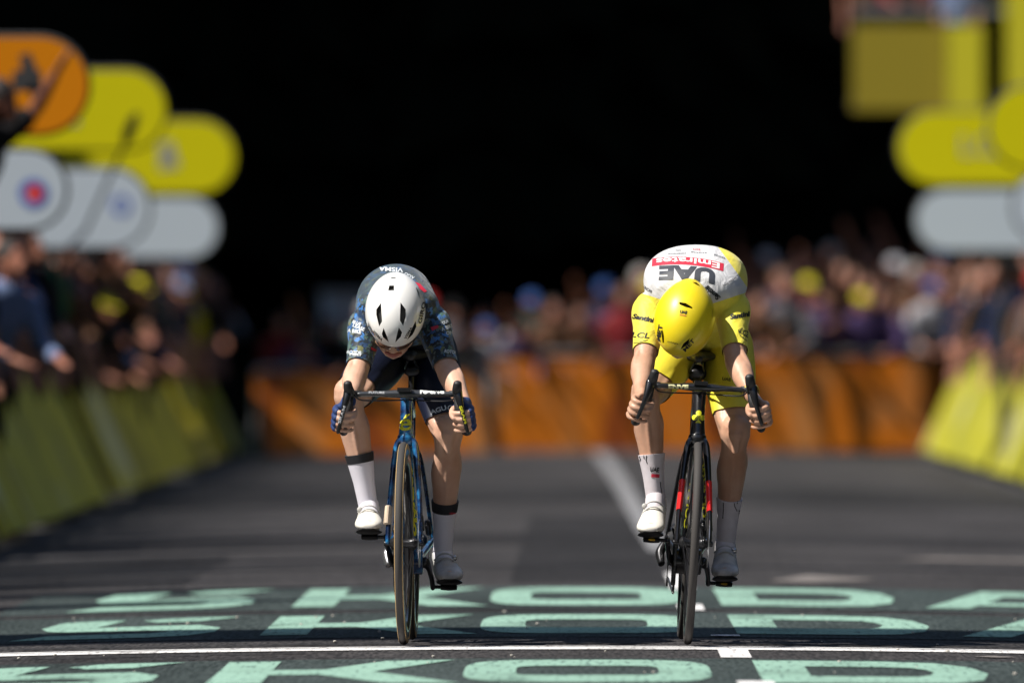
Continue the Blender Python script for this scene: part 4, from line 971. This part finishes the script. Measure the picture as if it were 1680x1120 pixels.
def rider(cfg, bk):
    off = Vector(cfg['loc'])
    A = {k: (W(*v[0]), W(*v[1])) for k, v in cfg['pairs'].items()}     # picture-left, picture-right joints
    spine = [(W(*q[0]), q[1], q[2]) for q in cfg['spine']]
    body, jer, sho = G(), G(), G()
    q_ = cfg.get('sq', 1.0); body.loft(spine, n=32, sub=5, inf=-.006, sq=q_); jer.loft(spine[1:-1] if cfg.get('jersey_all') else spine[2:-1], n=40, sub=6, inf=.004, sq=q_)
    sho.loft(spine[:3], n=32, sub=5, inf=.001)
    # trapezius / neck
    C = W(*cfg['head']); n, u, x = cfg['frame']
    body.loft([(spine[-1][0], .060, .055), (C - u * .06 - n * .03, .055, .052), (C - n * .02, .055, .06)], n=20, sub=4)
    nb = spine[-1][0]
    P, M = head_parts(body, C, n, u, x)
    gl = cfg.get('glove')
    hems, gmesh = [], []
    for i, s in enumerate((-1, 1)):
        sh, el = A['shoulder'][i], A['elbow'][i]; wr = A['wrist'][i]
        top, ctr = bk['grips'][s]
        ua = [(sh + V(-s * .075, .03, .005), .062, .062), (sh, .058, .060), (sh.lerp(el, .35), .049, .052), (sh.lerp(el, .75), .041, .043), (el, .036, .039)]
        body.loft(ua, n=20, sub=4)
        body.loft([(el + (el - sh).normalized() * -.01, .036, .039), (el, .037, .039), (el.lerp(wr, .28) + V(s * .004, 0, -.003), .0395, .041), (el.lerp(wr, .62), .032, .033), (wr, .0235, .026)], n=20, sub=5)
        jer.loft([(sh + V(-s * .075, .03, .005), .064, .064), (sh, .060, .062), (sh.lerp(el, .35), .051, .054), (sh.lerp(el, .72), .0435, .046), (sh.lerp(el, .98), .041, .043)], n=28, sub=6, inf=.002)
        body.loft([(el + V(s * .020, -.004, .03), .012, .014), (el.lerp(wr, .22) + V(s * .026, -.012, .006), .0175, .020), (el.lerp(wr, .6) + V(s * .016, -.010, .0), .010, .012)], n=14, sub=4)
        body.ell(el + V(0, .030, -.012), (.016, .016, .018), n=12, m=8)
        jer.loft([(sh + V(-s * .065, .07, .045), .060, .055), (sh + V(-s * .01, .01, .004), .062, .060)], n=24, sub=3)
        hp = sh.lerp(el, cfg['hem']); hems.append((hp, (el - sh).normalized()))
        G1 = G() if gl else None
        hand_parts(body, G1, top, ctr, s, wr)
        if gl: gmesh.append((G1, wr))
        # legs
        hi, kn, an = A['hip'][i], A['knee'][i], A['ankle'][i]
        th = [(hi + V(0, .02, .01), .088, .095), (hi.lerp(kn, .3) + V(0, 0, .0), .088, .088), (hi.lerp(kn, .65), .072, .074), (hi.lerp(kn, .90), .057, .060), (kn, .051, .056)]
        body.loft(th, n=26, sub=5)
        d = (an - kn); bkv = V(0, 1, 0)
        body.loft([(kn - d.normalized() * .02, .049, .052), (kn, .0515, .054), (kn.lerp(an, .12), .0430, .048), (kn.lerp(an, .30) + bkv * .016, .0490, .050), (kn.lerp(an, .50) + bkv * .014, .0425, .046), (kn.lerp(an, .75) + bkv * .004, .0310, .036), (an - d * .04, .0275, .033), (an, .028, .035)], n=26, sub=6)
        for q_, z0_, z1_ in ((-1, .10, .62), (1, .06, .54)):   # the two heads of the calf
            body.loft([(kn.lerp(an, z0_) + V(q_ * .018, .026, 0), .014, .016), (kn.lerp(an, (z0_ + z1_) * .45) + V(q_ * .030, .034, 0), .0225, .026), (kn.lerp(an, z1_) + V(q_ * .016, .028, 0), .010, .012)], n=16, sub=4)
        for q_, f_ in ((-s, .86), (s, .80)):                    # thigh muscle ending above the knee
            body.loft([(hi.lerp(kn, f_ - .28) + V(q_ * .030, -.030, .01), .034, .034), (hi.lerp(kn, f_) + V(q_ * .032, -.030, .004), .026, .024), (hi.lerp(kn, f_ + .10) + V(q_ * .028, -.026, -.004), .012, .012)], n=16, sub=4)
        body.loft([(kn + V(0, -.036, .026), .020, .012), (kn + V(0, -.052, -.002), .025, .015), (kn + V(0, -.044, -.032), .016, .012), (kn + V(0, -.040, -.060), .012, .012)], n=14, sub=3)   # kneecap
        body.loft([(kn.lerp(an, .10) + V(s * .004, -.042, 0), .010, .008), (kn.lerp(an, .5) + V(s * .002, -.026, 0), .008, .012), (kn.lerp(an, .85) + V(0, -.016, 0), .008, .012)], n=12, sub=3)   # shin
        for q_ in (-1, 1): sho.loft([(hi.lerp(kn, .48) + V(q_ * .030, -.030, .01), .035, .035), (hi.lerp(kn, .84) + V(q_ * .032, -.030, .004), .030, .030), (hi.lerp(kn, 1.0) + V(q_ * .028, -.026, -.004), .020, .020)], n=16, sub=4, inf=.003)
        sho.loft(th[:1] + th[1:3] + [(hi.lerp(kn, .90), .060, .063), (kn + (kn - hi) * .02, .056, .060)], n=30, sub=6, inf=.003)
        # foot inside the shoe
        pd = bk['pedals'][s]; toe = pd + V(cfg['toe'][i] * .4, -.085, .042); ball = pd + V(cfg['toe'][i] * .2, -.02, .045); heel = an + V(0, .035, -.055)
        body.loft([(an, .030, .036), (an.lerp(ball, .4) + V(0, 0, -.005), .032, .034), (ball, .040, .024), (toe, .030, .016)], n=20, sub=4)
        A.setdefault('foot', []).append((pd, toe, ball, heel))
    bm = remesh(body, .0036, 5, off); bo = link('person', bm, cfg['skin']); bo.location = off; tag(bo, cfg['label'], 'person')
    bo['_loc'] = off
    jm = remesh(jer, .0042, 8, off)
    for p, nr in hems: cut_end(jm, p - off, nr, .11)
    jo = link('jersey', jm, cfg['jersey'], bo); jo['_loc'] = off
    sm = remesh(sho, .0046, 6, off)
    for i in (0, 1):
        hi, kn = A['hip'][i], A['knee'][i]; hp = W(*cfg['short_hem'][i]); nr = V(*cfg['short_n'][i]); cut_end(sm, hp - off, nr, .19)
    so_ = link('shorts', sm, cfg['shorts'], bo); so_['_loc'] = off
    # gloves
    gls = []
    for G1, wr in gmesh:
        m_ = remesh(G1, .003, 3, off); gls.append(link('glove', m_, gl, bo))
    # fingernails are too small; thumbnails shown
    # socks and shoes
    socks = []
    for i, s in enumerate((-1, 1)):
        kn, an = A['knee'][i], A['ankle'][i]; pd, toe, ball, heel = A['foot'][i]; d = an - kn; bkv = V(0, 1, 0)
        f0 = cfg['sock_top'][i]
        prof = [(.30, .0500, .054, .016), (.50, .0440, .051, .016), (.75, .0320, .038, .005), (.96, .0280, .034, 0), (1.0, .0285, .036, 0)]
        def at(f):
            F = [q[0] for q in prof]; return [float(np.interp(f, F, [q[k] for q in prof])) for k in (1, 2, 3)]
        def seg(fa, fb, inf, name, m, par, nn=7):
            g = G(); ks = []
            for k in range(nn):
                f = fa + (fb - fa) * k / (nn - 1); ra, rb, bo2 = at(f); ks.append((kn.lerp(an, f) + bkv * bo2, ra, rb))
            g.loft(ks, n=30, sub=2, cap=.02, inf=inf); return obj(name, g, m, par, off=off)
        cb = cfg.get('cuff')
        sk = seg(f0, 1.0, .0042, 'sock', cfg['sock'], bo)
        sk['_loc'] = off; socks.append(sk)
        if cb: c_ = seg(f0 - .002, f0 + cb, .0055, 'sock_cuff', sock_k, sk, 5); c_['_loc'] = off; socks[-1] = (sk, c_)
        sx = cfg['toe'][i]
        g = G(); g.loft([(an + V(0, 0, .02), .0335, .040), (an.lerp(ball, .25), .034, .042), (an.lerp(ball, .6), .036, .036)], n=24, sub=3, cap=.3); obj('sock_foot', g, cfg['sock'], sk, off=off)
        g = G()
        g.loft([(heel + V(0, .018, .008), .026, .034), (heel + V(0, -.01, .012), .034, .046), (an.lerp(ball, .22) + V(0, -.002, -.022), .038, .050), (an.lerp(ball, .62) + V(0, -.012, -.012), .043, .040), (ball + V(0, -.012, .0), .0475, .030), (toe + V(0, .012, -.002), .044, .023), (toe + V(0, -.016, -.006), .030, .014)], n=26, sub=5, cap=.9)
        g.loft([(an + V(0, .004, .012), .036, .041), (an + V(0, .006, -.03), .037, .046)], n=22, sub=2, cap=.2)
        me = remesh(g, .004, 4, off); sh_ = link('shoe', me, cfg['shoe'][i], bo)
        g = G(); dz = V(0, 0, -.030)
        g.loft([(heel + V(0, .012, -.030), .024, .010), (an.lerp(ball, .55) + V(0, 0, -.052), .030, .008), (ball + V(0, -.01, -.029), .044, .010), (toe + V(0, .0, -.021), .038, .009), (toe + V(0, -.020, -.014), .022, .006)], n=20, sub=4, side=(1, 0, 0)); g.loft([(pd + V(0, .02, .016), .026, .012), (pd + V(0, -.03, .016), .028, .010)], n=12, sub=1, cap=.4)
        obj('sole', g, sole_m, sh_, off=off)
        for k, ff in enumerate((.38, .56)):    # closure dials and straps
            g = G(); q = an.lerp(ball, ff) + V(0, -.02 - .012 * k, .026 - .004 * k); g.loft([(q + V(-.036, .012, -.016), .004, .003), (q + V(-.014, -.002, .004), .004, .003), (q + V(.014, -.002, .004), .004, .003), (q + V(.036, .012, -.016), .004, .003)], n=8, sub=4, side=(0, 1, 0)); obj('lace', g, mat('lace_grey', (.45, .44, .42), .6), sh_, off=off)
        g = G(); q = an.lerp(ball, .45) + V(s * .030, -.02, .022); g.ell(q, (.010, .006, .010), n=16, m=10); obj('dial', g, silver if i else mat('lace_grey', (.45, .44, .42), .6), sh_, off=off)
    # face
    for sg in (-1, 1):
        g = G(); g.ell(P(sg * .031, .082, -.004), (.013, .010, .010), M, n=16, m=10); obj('eye', g, eye_m, bo, off=off)
    g = G(); g.loft([(P(-.026, .088, -.073), .004, .004), (P(-.010, .098, -.068), .006, .006), (P(0, .0995, -.069), .0055, .006), (P(.010, .098, -.068), .006, .006), (P(.026, .088, -.073), .004, .004)], n=12, sub=3, side=tuple(u)); obj('lip', g, lips_m, bo, off=off)
    g = G(); g.loft([(P(-.022, .087, -.076), .004, .004), (P(0, .096, -.079), .007, .007), (P(.022, .087, -.076), .004, .004)], n=12, sub=3, side=tuple(u)); obj('lip', g, lips_m, bo, off=off)
    g = G(); g.loft([(P(-.082, .030, .004), .014, .003), (P(-.060, .082, .000), .023, .004), (P(-.028, .106, -.008), .029, .004), (P(0, .112, .000), .022, .004), (P(.028, .106, -.008), .029, .004), (P(.060, .082, .000), .023, .004), (P(.082, .030, .004), .014, .003)], n=14, sub=5, side=tuple(u)); gs = obj('sunglasses', g, lens_m, bo, off=off)
    g = G(); g.ell(C + u * .012 - n * .018, (.083, .100, .098), M); obj('hair', g, hairb, bo, off=off)
    hel, hbv = helmet('helmet', C + n * cfg.get('hn', 0), cfg['hframe'][0], cfg['hframe'][1], cfg['hframe'][2], 0, cfg['haxes'], cfg['helm'], liner, cfg['vents'], bo, off, cfg['tail'])
    for sg in (-1, 1):      # chin straps
        g = G(); g.loft([(P(sg * .080, .01, .00), .006, .0015), (P(sg * .070, .03, -.06), .006, .0015), (P(sg * .03, .045, -.125), .006, .0015), (P(0, .05, -.132), .006, .0015)], n=8, sub=4, side=tuple(n)); obj('chin_strap', g, blackt, hel, off=off)
    return dict(body=bo, jersey=jo, shorts=so_, socks=socks, helmet=hel, hbv=hbv, off=off, jb=bvh_of(jo), sb=bvh_of(so_), bb=bvh_of(bo), gloves=gls, A=A)

def headframe(pitch, roll, turn=0):
    n = V(0, -math.cos(R(pitch)), -math.sin(R(pitch))); u = V(0, -math.sin(R(pitch)), math.cos(R(pitch))); x = V(1, 0, 0)
    Q = Matrix.Rotation(R(roll), 3, V(0, 1, 0)) @ Matrix.Rotation(R(turn), 3, V(0, 0, 1)); return Q @ n, Q @ u, Q @ x
def z1(L): return [(520 + x / 5.6, 420 + y / 5.6) for x, y in L]
def z4(L): return [(1000 + x / 5.6, 390 + y / 5.6) for x, y in L]
F1 = headframe(49, 3); F2 = headframe(68, 11); H2 = headframe(62, 11)
R1 = dict(loc=(-.594, 52.6, crown(-.594)), label='rider in white helmet and dark camouflage jersey gripping the drops of the blue bicycle', skin=skin_a, jersey=CAMO, shorts=navy_l, glove=blue_g, sock=sock_w, cuff=.075, hem=.86,
    shoe=(shoe_m, shoe_shade), helm=helm_w, tail=.10, haxes=(.1015, .142, .110), hframe=headframe(58, 1), frame=F1, hn=-.020, head=(648, 523, .20),
    spine=[((672, 572, 1.02), .105, .085), ((672, 560, .93), .150, .100), ((667, 525, .74), .118, .092), ((656, 496, .58), .118, .108), ((649, 490, .46), .126, .112), ((652, 506, .34), .140, .092), ((653, 519, .26), .075, .060)],
    pairs=dict(shoulder=((602, 532, .36), (708, 529, .36)), elbow=((586, 612, .22), (735, 612, .22)), wrist=((572, 658, .075), (762, 662, .075)),
               hip=((634, 580, .90), (706, 580, .90)), knee=((573, 652, .47), (735, 712, .62)), ankle=((605, 836, .54), (726, 912, .80))),
    sock_top=(.50, .55), toe=(-.01, .01), short_hem=((572, 632, .55), (728, 682, .64)), short_n=((-.35, -.9, -.4), (.25, -.30, -1)),
    vents=[z1(L) for L in ([(588, 430), (545, 490), (545, 540), (572, 645), (598, 600), (592, 500)], [(768, 425), (815, 490), (815, 560), (792, 640), (762, 590), (765, 500)],
        [(612, 660), (596, 715), (608, 745), (660, 790), (648, 750)], [(752, 655), (782, 700), (770, 740), (720, 792), (730, 740)],
        [(472, 612), (470, 650), (510, 720), (555, 762), (520, 700)], [(905, 598), (914, 650), (880, 720), (830, 768), (862, 690)],
        [(664, 270), (708, 270), (708, 316), (654, 316)], [(680, 197), (726, 197), (722, 206), (684, 208)], [(916, 292), (938, 330), (948, 388), (930, 345)])])
R2 = dict(loc=(.357, 52.6, crown(.357)), label='rider in yellow helmet and yellow and white jersey, head bowed over the black bicycle', skin=skin_b, jersey=YJ, jersey_all=True, shorts=yel_l, sq=.88, glove=None, sock=sock_s, cuff=None, hem=.80,
    shoe=(shoe_m, shoe_shade), helm=helm_y, tail=.24, haxes=(.1025, .147, .108), hframe=H2, hn=.0, frame=F2, head=(1122, 528, .22),
    spine=[((1150, 560, 1.04), .105, .080), ((1150, 546, .94), .150, .100), ((1148, 502, .74), .135, .105), ((1145, 473, .58), .158, .120), ((1141, 461, .46), .172, .118), ((1138, 478, .35), .158, .096), ((1134, 500, .28), .075, .060)],
    pairs=dict(shoulder=((1068, 508, .38), (1200, 503, .38)), elbow=((1057, 594, .22), (1207, 594, .22)), wrist=((1051, 643, .075), (1234, 650, .075)),
               hip=((1108, 572, .92), (1192, 572, .92)), knee=((1060, 650, .49), (1206, 712, .64)), ankle=((1076, 822, .54), (1190, 895, .80))),
    sock_top=(.55, .57), toe=(-.012, .012), short_hem=((1056, 634, .58), (1204, 670, .66)), short_n=((-.15, -.85, -.6), (.1, -.25, -1)),
    vents=[z4(L) for L in ([(640, 590), (700, 600), (758, 636), (764, 652), (700, 636), (645, 612)], [(487, 838), (500, 900), (502, 970), (486, 958), (480, 900)], [(738, 924), (722, 975), (650, 1028), (680, 970)],
        [(944, 640), (952, 680), (952, 740), (945, 700)], [(760, 405), (800, 412), (840, 448), (800, 432)])])
Q1 = rider(R1, B1); Q2 = rider(R2, B2)
def dec(Q, key, txt, cx, cy, wd, ht, ang, m, bend=0, bold=.03, par=None, step=2.5, shear=0, name='lettering'):
    bv = Q[key] if isinstance(key, str) else key
    o = decal(name, text2d(txt, bold, shear=shear), place(cx, cy, wd, ht, ang, bend), bv, m, par, Q['off'], .0014, step); return o
# right rider: back panel
J = Q2['jersey']; q = lambda x, y: z4([(x, y)])[0]
dec(Q2, 'jb', 'UAE', *q(712, 325), 92, 24, 184, darkt, -3.2, .05, J)
band = np.array([(x, .5 * sgn) for sgn, xs in ((1, np.linspace(-.5, .5, 21)), (-1, np.linspace(.5, -.5, 21))) for x in xs])
decal('lettering_band', (band, [tuple(range(42))]), place(*q(722, 215), 117, 12.5, 184, -6.5), Q2['jb'], redt, J, Q2['off'], .0012, 2.5)
dec(Q2, 'jb', 'Emirates', *q(722, 215), 104, 9.5, 184, whitet, -5.2, .02, J).data.transform(Matrix.Translation((0, 0, .0012)))
dec(Q2, 'jb', 'GENCAR', *q(345, 468), 20, 4.5, 32, darkt, 0, .02, J); dec(Q2, 'jb', 'Tadej POGAC', *q(1105, 405), 27, 4.0, -33, darkt, 0, .02, J)
dec(Q2, 'jb', 'continental', *q(620, 150), 30, 3, 178, darkt, 0, .0, J); dec(Q2, 'jb', 'analog', *q(820, 138), 26, 3, 183, darkt, 0, .0, J)
dec(Q2, 'jb', 'bora', *q(798, 112), 12, 3.5, 182, redt, 0, .0, J); dec(Q2, 'jb', 'ADQ', *q(632, 118), 9, 3, 178, darkt, 0, .0, J); dec(Q2, 'jb', 'wyscout', *q(1010, 172), 20, 4, 200, darkt, 0, .0, J)
dec(Q2, 'jb', 'Santini', *q(945, 505), 30, 9, 222, blackt, 0, .05, J, shear=.2)
dec(Q2, 'jb', 'Santini', *q(312, 738), 36, 9, 12, blackt, 0, .05, J, shear=.2); dec(Q2, 'jb', 'Santini', *q(1196, 712), 33, 9, -10, blackt, 0, .05, J, shear=.2)
dec(Q2, 'jb', 'LCL', *q(285, 895), 29, 9, 4, blackt, 0, .02, J, shear=.2); dec(Q2, 'jb', 'LCL', *q(1240, 872), 18, 9, 34, blackt, 0, .02, J, shear=.2)
def stroke(pts, w_):
    P = [Vector(p) for p in pts]; L, Rr = [], []
    for i, p in enumerate(P):
        d_ = (P[min(i + 1, len(P) - 1)] - P[max(i - 1, 0)]).normalized(); nn = Vector((-d_.y, d_.x)) * w_ / 2; L.append(p + nn); Rr.append(p - nn)
    pts2 = [tuple(a) for a in L] + [tuple(a) for a in Rr]; k = len(P)
    return np.array(pts2), [(i, i + 1, k + i + 1, k + i) for i in range(k - 1)]
idf = lambda p: (p[0], p[1])
decal('swoosh', stroke([Vector(q(*p)) for p in ((210, 930), (212, 965), (260, 965), (350, 940))], 1.0), idf, Q2['jb'], blackt, J, Q2['off'])
decal('swoosh', stroke([Vector(q(*p)) for p in ((1215, 830), (1180, 850), (1200, 900), (1262, 948))], 1.0), idf, Q2['jb'], blackt, J, Q2['off'])
HL = Q2['helmet']
dec(Q2, 'hbv', 'UAE', *q(680, 683), 11.5, 5, 8, blackt, 0, .04, HL); dec(Q2, 'hbv', 'Emirates', *q(676, 710), 10.5, 2.6, 8, redt, 0, .02, HL)
dec(Q2, 'hbv', 'MET', *q(460, 872), 27, 7, -80, blackt, 0, .04, HL); dec(Q2, 'hbv', 'MET', *q(728, 985), 24, 6.5, -48, blackt, 0, .04, HL); dec(Q2, 'hbv', 'codelight', *q(582, 963), 18, 3.2, 14, blackt, 0, .02, HL)
ofs2 = Q2['off']
for S_, (tx_, ty_), a_, w_ in ((Q2['socks'][0], (1074, 770), 4, 14), (Q2['socks'][1], (1215, 842), -84, 11)):
    bv = bvh_of(S_); dec(Q2, bv, 'UAE', tx_, ty_, w_, 8, a_, blackt, 0, .04, S_); 
    decal('lettering_band', (np.array([(-.5, -.5), (.5, -.5), (.5, .5), (-.5, .5)]), [(0, 1, 2, 3)]), place(tx_ + (1 if a_ > 0 else 0), ty_ + 10, 13 if a_ > 0 else 5, 5.5, a_ if a_ > 0 else -10), bv, redt, S_, Q2['off'])
bv = bvh_of(Q2['socks'][1]); decal('emblem', (np.array(disc(0, 0, .5)), [tuple(range(20))]), place(1192, 906, 7, 8), bv, mat('orange_red', (.75, .07, .02), .5), Q2['socks'][1], Q2['off'])
for i, pts in enumerate((((1049, 748), (1051, 753), (1049, 758)), ((1056, 746), (1057, 752)), ((1061, 747), (1060, 754), (1062, 760)), ((1083, 790), (1084, 800), (1086, 812)), ((1204, 820), (1205, 830), (1209, 838)), ((1187, 824), (1187, 836), (1186, 850)), ((1211, 818), (1209, 826)))):
    S_ = Q2['socks'][0 if pts[0][0] < 1120 else 1]; decal('oil_mark', stroke([Vector(p) for p in pts], 1.4), idf, bvh_of(S_), blackt, S_, Q2['off'])
sb2 = Q2['sb']; dec(Q2, 'sb', 'UAE', 1192, 622, 14, 5, 10, blackt, 0, .03, Q2['shorts'])
# left rider
J = Q1['jersey']; q = lambda x, y: z1([(x, y)])[0]
lg = mat('pale_print', (.60, .64, .68), .5)
for txt, x_, y_, w_, h_, a_ in (('VISMA', 680, 125, 40, 7, 184), ('LEASE', 385, 655, 20, 6, 24), ('A BIKE', 345, 690, 22, 6.5, 8), ('BLUE', 368, 615, 14, 5, 20), ('ROTOR', 345, 885, 24, 5.5, 4), ('PISEI', 352, 905, 18, 4, 4), ('SWAPFIETS', 350, 965, 27, 3.6, 0),
        ('YOUR', 1170, 610, 14, 5, -22), ('A BIKE', 1195, 655, 20, 6, -22), ('ON', 1215, 705, 11, 6, -12), ('ROTOR', 1228, 880, 20, 5.5, 8), ('AGU', 1225, 960, 24, 4, 6), ('AGU', 850, 185, 18, 5, 206), ('VISMA', 960, 880, 26, 3, -18), ('BIKE', 575, 905, 18, 3, 4)):
    dec(Q1, 'jb', txt, *q(x_, y_), w_, h_, a_, lg, 0, .03, J, 2.0)
for P_ in ([(885, 235), (945, 255), (1010, 325), (985, 335), (930, 290)], [(495, 835), (580, 875), (575, 895), (500, 862)], [(1045, 655), (1110, 635), (1120, 655), (1060, 690)]):
    decal('red_panel', poly2d([q(*p) for p in P_]), idf, Q1['jb'], redt, J, Q1['off'])
SH = Q1['shorts']
q2 = lambda x, y: (520 + x / 5.6, 600 + y / 5.6)
dec(Q1, 'sb', 'AGU', *q2(1115, 405), 27, 8, -18, lg, 0, .03, SH); dec(Q1, 'sb', '#BETCITY', *q2(1150, 490), 42, 7, -20, lg, 0, .02, SH)
decal('emblem', (np.array(ringband(disc(0, 0, .5), disc(0, 0, .33))).reshape(-1, 2), [tuple(range(4 * i, 4 * i + 4)) for i in range(20)]), place(*q2(1225, 388), 9, 9), Q1['sb'], lg, SH, Q1['off'])
dec(Q1, 'sb', 'SWAP', *q2(215, 105), 22, 4.5, -24, lg, 0, .04, SH)
HL = Q1['helmet']
for txt, x_, y_, w_, h_, a_ in (('GIRO', 962, 520, 36, 6, -78), ('VISMA', 560, 730, 22, 4, 48), ('VISMA', 838, 705, 22, 4, -60)): dec(Q1, 'hbv', txt, *q(x_, y_), w_, h_, a_, blackt, 0, .03, HL, 2.0)
c0, c1 = Q1['socks'][0][1], Q1['socks'][1][1]
dec(Q1, bvh_of(c0), 'VISMA', 577, 766, 16, 5, 8, lg, 0, .03, c0, 2.0); dec(Q1, bvh_of(c1), 'VISMA', 743, 842, 12, 4, 0, redt, 0, .03, c1, 2.0); dec(Q1, bvh_of(c1), 'LEASE', 743, 848, 12, 3, 0, lg, 0, .0, c1, 2.0)
# bracelet on the right rider's wrist
wr = Q2['A']['wrist'][1]; el = Q2['A']['elbow'][1]; a = (wr - el).normalized()
g = G(); pr = []; sd = V(1, 0, 0); sd = (sd - a * sd.dot(a)).normalized(); bb_ = a.cross(sd)
c = wr - a * .022; rings = []
for k in range(12):
    an_ = 2 * math.pi * k / 12; ring = []
    for j in range(28): th = 2 * math.pi * j / 28; rad_ = .0295 + .0028 * math.cos(an_); ring.append(c + (sd * rad_ + a * 0) * math.cos(th) + bb_ * (rad_ + .002) * math.sin(th) + a * (.007 * math.sin(an_)))
    rings.append(ring)
vs = [p for r in rings for p in r]; fs = [(i * 28 + j, i * 28 + (j + 1) % 28, ((i + 1) % 12) * 28 + (j + 1) % 28, ((i + 1) % 12) * 28 + j) for i in range(12) for j in range(28)]
g.add(vs, fs); obj('bracelet', g, gold, Q2['body'], off=Q2['off'])
for o in bpy.data.objects:
    if '_loc' in o: del o['_loc']
